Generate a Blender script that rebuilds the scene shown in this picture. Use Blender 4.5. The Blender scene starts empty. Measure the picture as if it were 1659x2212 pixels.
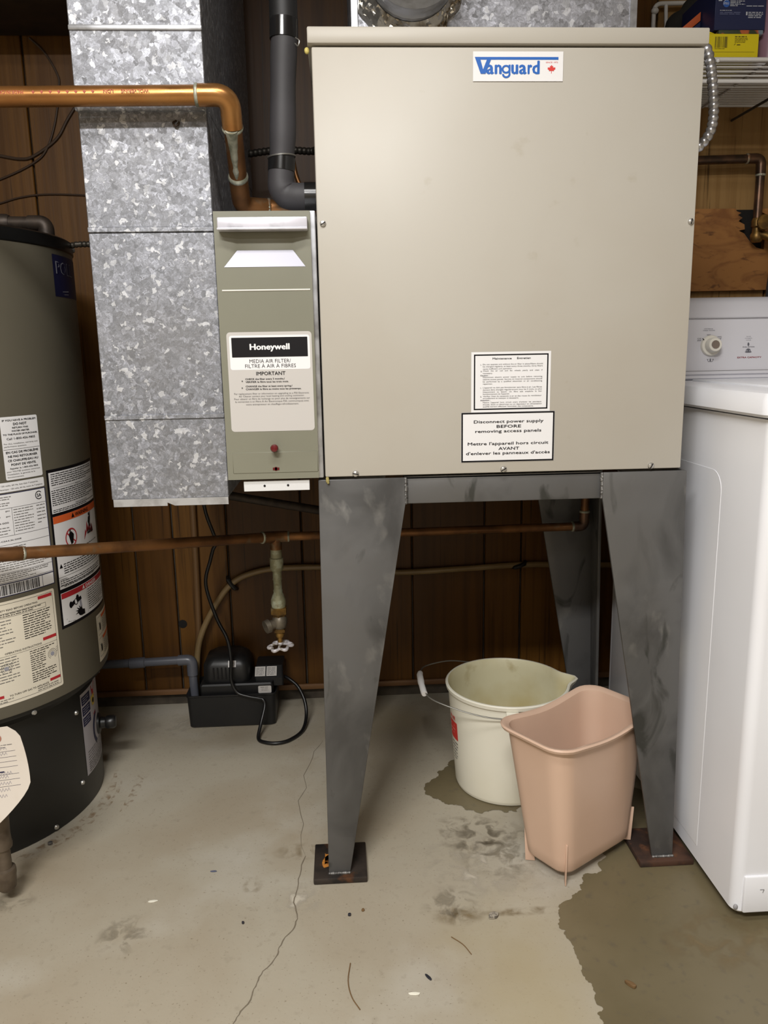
import bpy, bmesh, math, random
from mathutils import Vector, Matrix
from mathutils.geometry import delaunay_2d_cdt
R = math.radians
PI = math.pi
random.seed(7)
scn = bpy.context.scene
COL = scn.collection

# ------------------------------------------------------------------ camera, lamps, exposure
def set_camera():
    pitch, yaw, roll = R(11.518), R(3.037), R(-1.034)
    cp, sp, cy, sy = math.cos(pitch), math.sin(pitch), math.cos(yaw), math.sin(yaw)
    f = Vector((sy*cp, cy*cp, -sp)); r = Vector((cy, -sy, 0)); u = r.cross(f)
    r2 = r*math.cos(roll) + u*math.sin(roll); u2 = u*math.cos(roll) - r*math.sin(roll)
    cd = bpy.data.cameras.new('camera'); co = bpy.data.objects.new('camera', cd); COL.objects.link(co)
    cd.sensor_fit = 'HORIZONTAL'; cd.sensor_width = 36.0; cd.lens = 1700.0/1659.0*36.0
    cd.clip_start = 0.02; cd.clip_end = 50
    m = Matrix((r2, u2, -f)).transposed().to_4x4(); m.translation = Vector((0, 0, 0.96))
    co.matrix_world = m
    scn.camera = co
set_camera()

w = bpy.data.worlds.new('world'); scn.world = w; w.use_nodes = True
w.node_tree.nodes['Background'].inputs[0].default_value = (1.0, 0.95, 0.88, 1)
w.node_tree.nodes['Background'].inputs[1].default_value = 0.02

def tube_lamp(name, loc, sx, sy, power, col):
    l = bpy.data.lights.new(name, 'AREA'); l.shape = 'RECTANGLE'; l.size = sx; l.size_y = sy
    l.energy = power; l.color = col
    o = bpy.data.objects.new(name, l); COL.objects.link(o); o.location = loc
tube_lamp('near_fluorescent_lamp', (-0.08, 0.30, 2.13), 0.95, 0.22, 18, (1.0, 0.985, 0.96))
tube_lamp('main_fluorescent_lamp', (-0.50, -0.55, 2.13), 0.80, 0.20, 68, (1.0, 0.985, 0.96))
tube_lamp('rear_fill_lamp', (-0.20, -1.80, 2.13), 1.20, 0.30, 22, (1.0, 0.985, 0.96))  # added fill light, unseen behind the camera

scn.view_settings.view_transform = 'Standard'; scn.view_settings.look = 'None'
scn.view_settings.gamma = 1.0; scn.view_settings.use_curve_mapping = False
scn.view_settings.exposure = 0.0

# ------------------------------------------------------------------ materials
def lin(c):
    o = []
    for v in c:
        v /= 255.0
        o.append(v/12.92 if v <= 0.04045 else ((v+0.055)/1.055)**2.4)
    return (*o, 1.0)

def mat(name, base, rough=0.5, metal=0.0, layers=(), bump=None, rlayer=None, alpha=None, spec=0.5, coat=0.0):
    """layers: (colour, noise scale, low, high, stretch xyz, detail, distortion)"""
    m = bpy.data.materials.new(name); m.use_nodes = True
    nt = m.node_tree; N = nt.nodes; L = nt.links
    b = N['Principled BSDF']
    b.inputs['Roughness'].default_value = rough; b.inputs['Metallic'].default_value = metal
    b.inputs['Specular IOR Level'].default_value = spec; b.inputs['Coat Weight'].default_value = coat
    tc = N.new('ShaderNodeTexCoord')
    def noise(scale, stretch=(1,1,1), detail=4, dist=0.0, off=0.0):
        mp = N.new('ShaderNodeMapping'); mp.inputs['Scale'].default_value = stretch
        mp.inputs['Location'].default_value = (off, off*1.7, off*0.6)
        L.new(tc.outputs['Object'], mp.inputs[0])
        n = N.new('ShaderNodeTexNoise'); n.inputs['Scale'].default_value = scale
        n.inputs['Detail'].default_value = detail; n.inputs['Distortion'].default_value = dist
        L.new(mp.outputs[0], n.inputs['Vector']); return n.outputs['Fac']
    def rng(s, lo, hi, a=0.0, bb=1.0):
        r = N.new('ShaderNodeMapRange'); r.inputs['From Min'].default_value = lo; r.inputs['From Max'].default_value = hi
        r.inputs['To Min'].default_value = a; r.inputs['To Max'].default_value = bb
        L.new(s, r.inputs['Value']); return r.outputs[0]
    cur = None
    b.inputs['Base Color'].default_value = lin(base)
    for i, ly in enumerate(layers):
        col, sc, lo, hi = ly[:4]
        st = ly[4] if len(ly) > 4 else (1,1,1); de = ly[5] if len(ly) > 5 else 5; di = ly[6] if len(ly) > 6 else 0.0
        f = rng(noise(sc, st, de, di, i*3.1), lo, hi)
        mx = N.new('ShaderNodeMix'); mx.data_type = 'RGBA'
        L.new(f, mx.inputs['Factor'])
        if cur is None: mx.inputs['A'].default_value = lin(base)
        else: L.new(cur, mx.inputs['A'])
        mx.inputs['B'].default_value = lin(col)
        cur = mx.outputs['Result']
    if cur is not None: L.new(cur, b.inputs['Base Color'])
    if rlayer:
        sc, lo, hi, r0, r1 = rlayer
        L.new(rng(noise(sc, (1,1,1), 4, 0, 9.0), lo, hi, r0, r1), b.inputs['Roughness'])
    if bump:
        sc, stg, st = bump
        bn = N.new('ShaderNodeBump'); bn.inputs['Strength'].default_value = stg; bn.inputs['Distance'].default_value = 0.002
        L.new(noise(sc, st, 6, 0, 5.0), bn.inputs['Height']); L.new(bn.outputs[0], b.inputs['Normal'])
    if alpha:       # (noise scale, low, high, radial): blotchy see-through stain
        sc, lo, hi, radial = alpha
        a = rng(noise(sc, (1,1,1), 7, 0.6, 2.0), lo, hi)
        if radial:
            mp = N.new('ShaderNodeMapping'); mp.inputs['Location'].default_value = (-1, -1, 0); mp.inputs['Scale'].default_value = (2, 2, 0)
            L.new(tc.outputs['Generated'], mp.inputs[0])
            g = N.new('ShaderNodeTexGradient'); g.gradient_type = 'SPHERICAL'; L.new(mp.outputs[0], g.inputs[0])
            mu = N.new('ShaderNodeMath'); mu.operation = 'MULTIPLY'; L.new(a, mu.inputs[0])
            L.new(rng(g.outputs['Fac'], 0.0, 0.6), mu.inputs[1]); a = mu.outputs[0]
        L.new(a, b.inputs['Alpha'])
    return m

def galvanized(name, tint=(140,142,148), scale=135.0, lo=0.5, metal=0.5, r0=0.42, r1=0.65):
    m = bpy.data.materials.new(name); m.use_nodes = True
    nt = m.node_tree; N = nt.nodes; L = nt.links; b = N['Principled BSDF']
    tc = N.new('ShaderNodeTexCoord')
    nz = N.new('ShaderNodeTexNoise'); nz.inputs['Scale'].default_value = scale*0.9; nz.inputs['Detail'].default_value = 2
    L.new(tc.outputs['Object'], nz.inputs['Vector'])
    sub = N.new('ShaderNodeVectorMath'); sub.operation = 'MULTIPLY_ADD'
    sub.inputs[1].default_value = (0.016,)*3; L.new(nz.outputs['Color'], sub.inputs[0]); L.new(tc.outputs['Object'], sub.inputs[2])
    cols = []
    for sc in (scale, scale*2.3):
        v = N.new('ShaderNodeTexVoronoi'); v.inputs['Scale'].default_value = sc; L.new(sub.outputs[0], v.inputs['Vector'])
        sp = N.new('ShaderNodeSeparateColor'); L.new(v.outputs['Color'], sp.inputs[0]); cols.append(sp)
    ad = N.new('ShaderNodeMath'); ad.operation = 'MULTIPLY_ADD'; ad.inputs[1].default_value = 0.6
    L.new(cols[0].outputs[0], ad.inputs[0])
    m2 = N.new('ShaderNodeMath'); m2.operation = 'MULTIPLY'; m2.inputs[1].default_value = 0.4; L.new(cols[1].outputs[1], m2.inputs[0])
    L.new(m2.outputs[0], ad.inputs[2])
    rp = N.new('ShaderNodeValToRGB'); e = rp.color_ramp.elements
    t = lin(tint)
    e[0].position = 0.0; e[0].color = (t[0]*lo, t[1]*lo, t[2]*lo, 1); e[1].position = 0.84; e[1].color = (min(1,t[0]*1.65), min(1,t[1]*1.65), min(1,t[2]*1.7), 1)
    k = e.new(0.42); k.color = (t[0]*0.82, t[1]*0.82, t[2]*0.82, 1)
    k = e.new(0.68); k.color = (t[0]*1.15, t[1]*1.15, t[2]*1.18, 1)
    n3 = N.new('ShaderNodeTexNoise'); n3.inputs['Scale'].default_value = scale*3.2; n3.inputs['Detail'].default_value = 3
    L.new(sub.outputs[0], n3.inputs['Vector'])
    ad2 = N.new('ShaderNodeMath'); ad2.operation = 'MULTIPLY_ADD'; ad2.inputs[1].default_value = 0.75
    L.new(n3.outputs['Fac'], ad2.inputs[0]); ms = N.new('ShaderNodeMath'); ms.operation = 'MULTIPLY_ADD'; ms.inputs[1].default_value = 0.72; ms.inputs[2].default_value = -0.25
    L.new(ad.outputs[0], ms.inputs[0]); L.new(ms.outputs[0], ad2.inputs[2])
    L.new(ad2.outputs[0], rp.inputs[0])
    # broad dull patches
    n2 = N.new('ShaderNodeTexNoise'); n2.inputs['Scale'].default_value = 6; n2.inputs['Detail'].default_value = 4; L.new(tc.outputs['Object'], n2.inputs['Vector'])
    mr = N.new('ShaderNodeMapRange'); mr.inputs['From Min'].default_value = 0.35; mr.inputs['From Max'].default_value = 0.7
    mr.inputs['To Min'].default_value = 0.0; mr.inputs['To Max'].default_value = 0.35; L.new(n2.outputs['Fac'], mr.inputs[0])
    mx = N.new('ShaderNodeMix'); mx.data_type = 'RGBA'; mx.inputs['B'].default_value = lin((124,122,121))
    L.new(mr.outputs[0], mx.inputs['Factor']); L.new(rp.outputs[0], mx.inputs['A'])
    v3 = N.new('ShaderNodeTexVoronoi'); v3.inputs['Scale'].default_value = scale*1.1; L.new(sub.outputs[0], v3.inputs['Vector'])
    s3 = N.new('ShaderNodeSeparateColor'); L.new(v3.outputs['Color'], s3.inputs[0])
    fl = N.new('ShaderNodeMapRange'); fl.inputs['From Min'].default_value = 0.91; fl.inputs['From Max'].default_value = 0.97; fl.inputs['To Max'].default_value = 0.55
    L.new(s3.outputs[0], fl.inputs[0])
    my = N.new('ShaderNodeMix'); my.data_type = 'RGBA'; my.inputs['B'].default_value = lin((222,223,226))
    L.new(fl.outputs[0], my.inputs['Factor']); L.new(mx.outputs['Result'], my.inputs['A']); L.new(my.outputs['Result'], b.inputs['Base Color'])
    rr = N.new('ShaderNodeMapRange'); rr.inputs['To Min'].default_value = r0; rr.inputs['To Max'].default_value = r1
    L.new(cols[0].outputs[2], rr.inputs[0]); L.new(rr.outputs[0], b.inputs['Roughness'])
    b.inputs['Metallic'].default_value = metal
    return m

G = {}
G['galv'] = galvanized('galvanized_sheet')
G['galv_plenum'] = galvanized('galvanized_plenum', (165,166,172), 95.0, 0.35, 0.6, 0.35, 0.6)
G['zinc'] = mat('bright_zinc', (196,198,203), 0.38, 0.7, [((150,150,152), 30, 0.45, 0.7)])
G['cabinet'] = mat('almond_enamel', (179,174,164), 0.40, 0, [((173,166,154), 3.0, 0.42, 0.75), ((158,148,128), 22, 0.68, 0.9)], spec=0.4)
G['white_sheet'] = mat('white_sticker', (226,225,226), 0.5)
G['black_ink'] = mat('black_ink', (17,15,18), 0.5, spec=0.2)
G['grey_ink'] = mat('grey_ink', (96,94,92), 0.6)
G['blue_ink'] = mat('blue_ink', (16,92,178), 0.5)
G['red_ink'] = mat('red_ink', (206,52,44), 0.5)
G['filter_paint'] = mat('sage_grey_paint', (123,122,107), 0.38, 0, [((118,117,102), 5, 0.4, 0.7)])
G['chrome'] = mat('polished_aluminium', (214,213,222), 0.28, 0.3, [((190,190,198), 28, 0.5, 0.62, (1,1,1), 3)])
G['steel'] = mat('mill_scale_steel', (95,94,93), 0.46, 0.30, [((74,73,72), 7, 0.47, 0.66, (1,1,0.7), 6, 0.8), ((120,118,114), 16, 0.60, 0.72, (1,1,0.5), 6, 0.4), ((60,60,57), 16, 0.60, 0.70, (1,1,0.45), 7, 1.0)], rlayer=(14, 0.3, 0.7, 0.34, 0.6))
G['plate'] = mat('rusty_base_plate', (58,50,44), 0.6, 0.35, [((34,30,28), 18, 0.4, 0.6), ((92,58,34), 30, 0.58, 0.72)], bump=(60, 0.4, (1,1,1)))
G['plate_rust'] = mat('brown_rust_plate', (78,52,38), 0.75, 0.2, [((48,34,28), 20, 0.4, 0.62), ((104,66,40), 40, 0.58, 0.72)], bump=(60, 0.5, (1,1,1)))
G['rust'] = mat('orange_rust', (186,120,44), 0.85, 0, [((130,80,36), 60, 0.45, 0.65)], alpha=(70, 0.36, 0.52, False))
G['weld'] = mat('weld_bead', (128,126,124), 0.42, 0.5, [((90,88,86), 120, 0.4, 0.6)])
G['copper'] = mat('clean_copper', (170,120,68), 0.32, 0.75, [((142,94,50), 12, 0.42, 0.68, (0.4,1,1)), ((176,138,88), 6, 0.5, 0.75)], rlayer=(20, 0.3, 0.7, 0.22, 0.42))
G['copper_old'] = mat('tarnished_copper', (142,98,58), 0.42, 0.7, [((100,68,42), 14, 0.40, 0.62), ((120,112,92), 24, 0.60, 0.74)], rlayer=(20, 0.3, 0.7, 0.28, 0.55))
G['copper_dark'] = mat('dark_brown_copper', (112,84,66), 0.36, 0.75, [((74,60,50), 20, 0.4, 0.6)])
G['solder'] = mat('grey_solder', (176,176,160), 0.5, 0.5, [((120,124,108), 60, 0.4, 0.62), ((140,98,66), 40, 0.62, 0.72)], bump=(120, 0.5, (1,1,1)))
G['verdigris'] = mat('verdigris_brass', (142,140,112), 0.6, 0.35, [((170,174,152), 60, 0.45, 0.6), ((104,88,54), 40, 0.55, 0.7)], bump=(120, 0.6, (1,1,1)))
G['brass'] = mat('aged_brass', (150,116,62), 0.42, 0.75, [((98,76,48), 40, 0.42, 0.62), ((150,160,140), 30, 0.6, 0.75)])
G['foam'] = mat('black_foam_insulation', (56,54,57), 0.62, 0, [((46,45,47), 10, 0.4, 0.7)], spec=0.55)
G['tape'] = mat('black_vinyl_tape', (24,24,25), 0.18, 0, spec=0.6)
G['armor'] = mat('steel_armor', (196,196,200), 0.28, 0.8, [((150,148,146), 60, 0.4, 0.7)])
G['armor_dark'] = mat('dull_armor', (70,66,60), 0.45, 0.7)
G['iron'] = mat('black_iron', (70,60,52), 0.5, 0.5, [((48,42,38), 40, 0.4, 0.65)])
G['drip'] = mat('bronze_brown_pipe', (104,92,78), 0.45, 0.45, [((80,68,56), 30, 0.4, 0.65)])
G['tank'] = mat('taupe_enamel', (96,91,78), 0.42, 0, [((92,87,74), 4, 0.4, 0.7)])
G['black_plastic'] = mat('black_plastic', (19,19,20), 0.42, 0, [((24,24,24), 12, 0.4, 0.7)])
G['black_gloss'] = mat('black_enamel', (18,18,18), 0.35, 0)
G['skirt'] = mat('black_skirt_enamel', (22,22,21), 0.42, 0)
G['screw'] = mat('screw_steel', (190,188,184), 0.28, 0.8)
G['cream_sheet'] = mat('cream_sticker', (222,214,196), 0.5)
G['orange_ink'] = mat('orange_ink', (214,96,44), 0.5)
G['darkred_ink'] = mat('crimson_ink', (176,38,46), 0.5)
G['navy_ink'] = mat('navy_ink', (22,24,64), 0.5)
G['yellow_ink'] = mat('yellow_ink', (206,180,80), 0.5)
G['silver_ink'] = mat('silver_ink', (150,150,160), 0.4)
G['lilac_sheet'] = mat('lilac_plate', (168,164,170), 0.5)
G['grey_sheet'] = mat('silver_grey_film', (190,186,182), 0.4)
G['paper'] = mat('tag_card', (206,197,186), 0.8, 0, [((190,176,156), 8, 0.55, 0.8)])
G['pencil'] = mat('pencil_marks', (132,128,140), 0.8)
G['ring'] = mat('tag_eyelet', (164,110,92), 0.7)
G['pvc'] = mat('grey_pvc', (86,88,96), 0.32)
G['hose'] = mat('translucent_tan_hose', (142,120,84), 0.35, 0, [((120,98,64), 10, 0.4, 0.7)])
G['cord'] = mat('black_rubber_cord', (20,20,21), 0.35)
G['bucket'] = mat('off_white_plastic', (228,224,208), 0.38, 0, [((220,214,192), 4, 0.45, 0.75)])
G['bucket_in'] = mat('stained_bucket_lining', (214,208,176), 0.42, 0, [((190,174,120), 6, 0.42, 0.70), ((160,140,84), 14, 0.62, 0.8)])
G['wire'] = mat('plain_wire', (150,148,142), 0.35, 0.8)
G['grip'] = mat('white_grip', (226,224,222), 0.4)
G['basket'] = mat('dusty_pink_plastic', (209,178,156), 0.34, 0, [((203,171,149), 4, 0.4, 0.7)])
G['washer'] = mat('white_enamel', (234,235,240), 0.26, 0, [((230,230,234), 3, 0.4, 0.7)], spec=0.5)
G['console'] = mat('console_grey_white', (198,197,203), 0.35)
G['console_band'] = mat('console_band_grey', (184,184,187), 0.4)
G['mark'] = mat('scuff', (150,148,150), 0.6)
G['dial'] = mat('dial_cream', (214,210,200), 0.35)
G['shelf'] = mat('white_coated_wire', (212,210,208), 0.4)
G['navybox'] = mat('navy_carton', (26,34,70), 0.5)
G['yellowbox'] = mat('yellow_carton', (208,190,22), 0.45)
G['bottle'] = mat('mauve_bottle', (138,108,122), 0.3)
G['orangebox'] = mat('orange_carton', (190,90,48), 0.5)
G['olive'] = mat('olive_cloth', (72,70,42), 0.9, 0, [((54,52,34), 14, 0.4, 0.6)])
G['darkcloth'] = mat('black_cloth', (34,32,28), 0.9)
G['plywood'] = mat('fir_plywood', (158,108,56), 0.6, 0, [((126,80,38), 9, 0.47, 0.62, (1,1,2.2), 6, 1.2), ((104,66,34), 22, 0.58, 0.70, (1,1,2.4), 5, 1.4)])
G['bitsdark'] = mat('dark_chip', (40,40,48), 0.5)
G['bitswhite'] = mat('pale_flake', (226,222,206), 0.8)
G['bitsbrown'] = mat('brown_chip', (110,84,52), 0.7)
G['bitsgrey'] = mat('grey_crumb', (156,148,134), 0.9, 0, [((90,84,76), 200, 0.45, 0.6)])

def wood(name, base, dark, off):
    return mat(name, base, 0.42, 0, [(dark, 34, 0.44, 0.66, (1.6,1,0.05), 6, 0.4), (dark, 2.2, 0.45, 0.75, (1,1,0.6), 3), (tuple(int(c*0.62) for c in dark), 120, 0.62, 0.74, (1.5,1,0.03), 4)], bump=(70, 0.15, (1.5,1,0.05)), spec=0.28)
WOODS = [wood('walnut_board', (94,61,20), (75,47,14), 0), wood('oak_board', (102,68,25), (82,52,17), 1), wood('chestnut_board', (85,54,18), (68,42,12), 2), wood('pale_oak_board', (150,118,74), (128,96,56), 3)]
G['wood_dark'] = mat('dark_timber', (52,38,26), 0.7, 0, [((38,28,20), 20, 0.4, 0.65, (1,1,0.2))])
G['trim'] = mat('brown_trim', (116,82,50), 0.5, 0, [((88,60,36), 20, 0.4, 0.65, (0.2,1,1))])
G['concrete'] = mat('concrete', (166,158,141), 0.62, 0, [((155,143,123), 2.6, 0.44, 0.66, (1,1,1), 6, 0.3), ((176,170,157), 5.0, 0.52, 0.74, (1,1,1), 6), ((141,132,115), 60, 0.60, 0.95, (1,1,1), 4), ((121,109,90), 260, 0.66, 0.78, (1,1,1), 2), ((162,149,119), 1.4, 0.54, 0.7)], bump=(140, 0.12, (1,1,1)), rlayer=(4, 0.35, 0.65, 0.5, 0.72))
G['wet'] = mat('wet_concrete', (110,100,76), 0.34, 0, [((102,92,68), 3.5, 0.45, 0.66, (1,1,1), 6, 0.3), ((118,106,76), 2.0, 0.5, 0.72), ((96,88,70), 60, 0.58, 0.74)], bump=(140, 0.06, (1,1,1)), rlayer=(5, 0.35, 0.65, 0.26, 0.5))
G['stain_shade_dark'] = mat('grey_stain_shade', (146,137,119), 0.6, alpha=(34, 0.47, 0.72, True))
G['stain_pale'] = mat('lime_stain', (188,180,164), 0.7, alpha=(30, 0.48, 0.72, True))
G['stain_rust'] = mat('rust_stain', (136,104,64), 0.7, alpha=(70, 0.48, 0.95, False))
G['stain_brown'] = mat('brown_stain', (134,116,84), 0.7, alpha=(30, 0.44, 0.8, True))
G['crack'] = mat('crack_shadow', (112,102,86), 0.9)
G['wallpaint'] = mat('far_wall_paint', (188,178,160), 0.8)
G['ceil'] = mat('ceiling_board', (150,136,116), 0.85)
G['fdn'] = mat('foundation', (78,70,60), 0.9, 0, [((56,50,42), 20, 0.4, 0.65)])
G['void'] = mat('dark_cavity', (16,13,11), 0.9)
G['foil'] = mat('crumpled_foil_tape', (206,202,194), 0.16, 0.85, [((160,150,134), 26, 0.5, 0.62, (1,1,1), 3, 1.0)], bump=(30, 1.0, (1,1,1)))
G['redlens'] = mat('red_lens', (92,14,20), 0.2)

# ------------------------------------------------------------------ mesh helpers
class MB:
    def __init__(s): s.bm = bmesh.new(); s.mi = 0
    def _dump(s, v, f):
        vs = [s.bm.verts.new(p) for p in v]
        for q in f:
            try: fc = s.bm.faces.new([vs[i] for i in q]); fc.material_index = s.mi
            except ValueError: pass
        return s
    def box(s, x0, x1, y0, y1, z0, z1, bev=0.0, seg=2):
        if bev <= 0:
            v = [(x, y, z) for z in (z0, z1) for y in (y0, y1) for x in (x0, x1)]
            return s._dump(v, [(0,2,3,1),(4,5,7,6),(0,1,5,4),(2,6,7,3),(0,4,6,2),(1,3,7,5)])
        t = bmesh.new(); bmesh.ops.create_cube(t, size=1)
        for a in t.verts: a.co = Vector(((x0+x1)/2+a.co.x*(x1-x0), (y0+y1)/2+a.co.y*(y1-y0), (z0+z1)/2+a.co.z*(z1-z0)))
        bmesh.ops.bevel(t, geom=t.edges[:], offset=bev, segments=seg, profile=0.5, affect='EDGES')
        t.verts.index_update(); s._dump([a.co.copy() for a in t.verts], [[a.index for a in f.verts] for f in t.faces]); t.free(); return s
    def prism(s, poly, vec, bev=0.0):
        """closed polygon of 3D points swept along vec"""
        vec = Vector(vec); n = len(poly); P = [Vector(p) for p in poly]
        v = P + [p+vec for p in P]
        f = [tuple(range(n))[::-1], tuple(range(n, 2*n))] + [(i, (i+1) % n, n+(i+1) % n, n+i) for i in range(n)]
        if bev <= 0: return s._dump(v, f)
        t = bmesh.new(); tv = [t.verts.new(p) for p in v]
        for q in f: t.faces.new([tv[i] for i in q])
        bmesh.ops.bevel(t, geom=t.edges[:], offset=bev, segments=2, profile=0.5, affect='EDGES')
        t.verts.index_update(); s._dump([a.co.copy() for a in t.verts], [[a.index for a in q.verts] for q in t.faces]); t.free(); return s
    def tube(s, path, r, n=12, caps=True):
        P = [Vector(p) for p in path]; rs = r if isinstance(r, (list, tuple)) else [r]*len(P)
        T = []
        for i in range(len(P)):
            d = (P[min(i+1, len(P)-1)]-P[max(i-1, 0)]); T.append(d.normalized() if d.length > 1e-9 else (T[-1] if T else Vector((0,0,1))))
        a = Vector((0,0,1)) if abs(T[0].z) < 0.9 else Vector((0,1,0))
        u = T[0].cross(a).normalized(); v = []
        for i, p in enumerate(P):
            if i: u = (u - T[i]*u.dot(T[i])).normalized()
            w_ = T[i].cross(u)
            for k in range(n):
                an = 2*PI*k/n; v.append(p+(u*math.cos(an)+w_*math.sin(an))*rs[i])
        f = []
        for i in range(len(P)-1):
            for k in range(n): f.append((i*n+k, i*n+(k+1) % n, (i+1)*n+(k+1) % n, (i+1)*n+k))
        if caps: f += [tuple(range(n))[::-1], tuple(range((len(P)-1)*n, len(P)*n))]
        return s._dump(v, f)
    def lathe(s, prof, o, axis=(0,0,1), n=24):
        """prof: list of (radius, distance along axis)"""
        o = Vector(o); ax = Vector(axis).normalized(); a = Vector((1,0,0)) if abs(ax.x) < 0.9 else Vector((0,1,0))
        u = ax.cross(a).normalized(); w_ = ax.cross(u); v = []; f = []
        for (r, h) in prof:
            r = max(r, 1e-5)
            for k in range(n):
                an = 2*PI*k/n; v.append(o+ax*h+(u*math.cos(an)+w_*math.sin(an))*r)
        m = len(prof)
        for i in range(m-1):
            for k in range(n): f.append((i*n+k, i*n+(k+1) % n, (i+1)*n+(k+1) % n, (i+1)*n+k))
        f += [tuple(range(n))[::-1], tuple(range((m-1)*n, m*n))]
        return s._dump(v, f)
    def blob(s, c, r, sc=(1,1,1), seg=8):
        prof = [(r*math.sin(PI*i/seg), -r*math.cos(PI*i/seg)) for i in range(seg+1)]
        st = len(s.bm.verts); s.lathe(prof, (0,0,0), n=10); s.bm.verts.ensure_lookup_table()
        for q in s.bm.verts[st:]: q.co = Vector((q.co.x*sc[0]+c[0], q.co.y*sc[1]+c[1], q.co.z*sc[2]+c[2]))
        return s
    def build(s, name, mats, parent=None, loc=None, fix=True, sharp=38):
        bm = s.bm
        if fix: bmesh.ops.recalc_face_normals(bm, faces=bm.faces[:])
        bm.normal_update()
        for f in bm.faces: f.smooth = True
        lim = R(sharp)
        for e in bm.edges:
            if len(e.link_faces) != 2 or e.calc_face_angle(3.14) > lim: e.smooth = False
        base = Vector((0,0,0)); q = parent
        while q is not None: base += q.location; q = q.parent
        if parent is None:
            if loc is None:
                xs = [v.co for v in bm.verts]
                lo = Vector([min(c[i] for c in xs) for i in range(3)]); hi = Vector([max(c[i] for c in xs) for i in range(3)])
                loc = ((lo.x+hi.x)/2, (lo.y+hi.y)/2, lo.z)
            base = Vector(loc)
        for v in bm.verts: v.co -= base
        me = bpy.data.meshes.new(name); bm.to_mesh(me); bm.free()
        for m in (mats if isinstance(mats, (list, tuple)) else [mats]): me.materials.append(m)
        o = bpy.data.objects.new(name, me); COL.objects.link(o)
        if parent is not None: o.parent = parent
        else: o.location = base
        return o

def tag(o, label, cat, group=None):
    o['label'] = label; o['category'] = cat
    if group: o['group'] = group
    return o
def thing(name, label, cat, loc, group=None):
    o = bpy.data.objects.new(name, None); COL.objects.link(o); o.location = loc; o.empty_display_size = 0.05
    return tag(o, label, cat, group)
def struct(o): o['kind'] = 'structure'; return o

def curve(P, k=6):
    """Catmull-Rom through the points"""
    P = [Vector(p) for p in P]; Q = [P[0]*2-P[1]] + P + [P[-1]*2-P[-2]]; out = []
    for i in range(1, len(Q)-2):
        a, b, c, d = Q[i-1:i+3]
        for j in range(k):
            t = j/k
            out.append(0.5*((2*b)+(c-a)*t+(2*a-5*b+4*c-d)*t*t+(3*b-a-3*c+d)*t**3))
    return out+[P[-1]]
def fillet(P, r, k=8):
    P = [Vector(p) for p in P]; out = [P[0]]
    for i in range(1, len(P)-1):
        a = (P[i-1]-P[i]); b = (P[i+1]-P[i]); la, lb = a.length, b.length; a.normalize(); b.normalize()
        ang = a.angle(b); d = min(r/math.tan(ang/2), la*0.49, lb*0.49); p0 = P[i]+a*d; p1 = P[i]+b*d
        for j in range(k+1):
            t = j/k; out.append(p0*(1-t)**2+P[i]*2*t*(1-t)+p1*t*t)
    return out+[P[-1]]
def resample(P, step):
    P = [Vector(p) for p in P]; out = [P[0].copy()]; acc = 0.0
    for a, b in zip(P, P[1:]):
        L = (b-a).length; d = step-acc
        while d <= L:
            out.append(a+(b-a)*(d/L)); d += step
        acc = L-(d-step)
    return out

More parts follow.
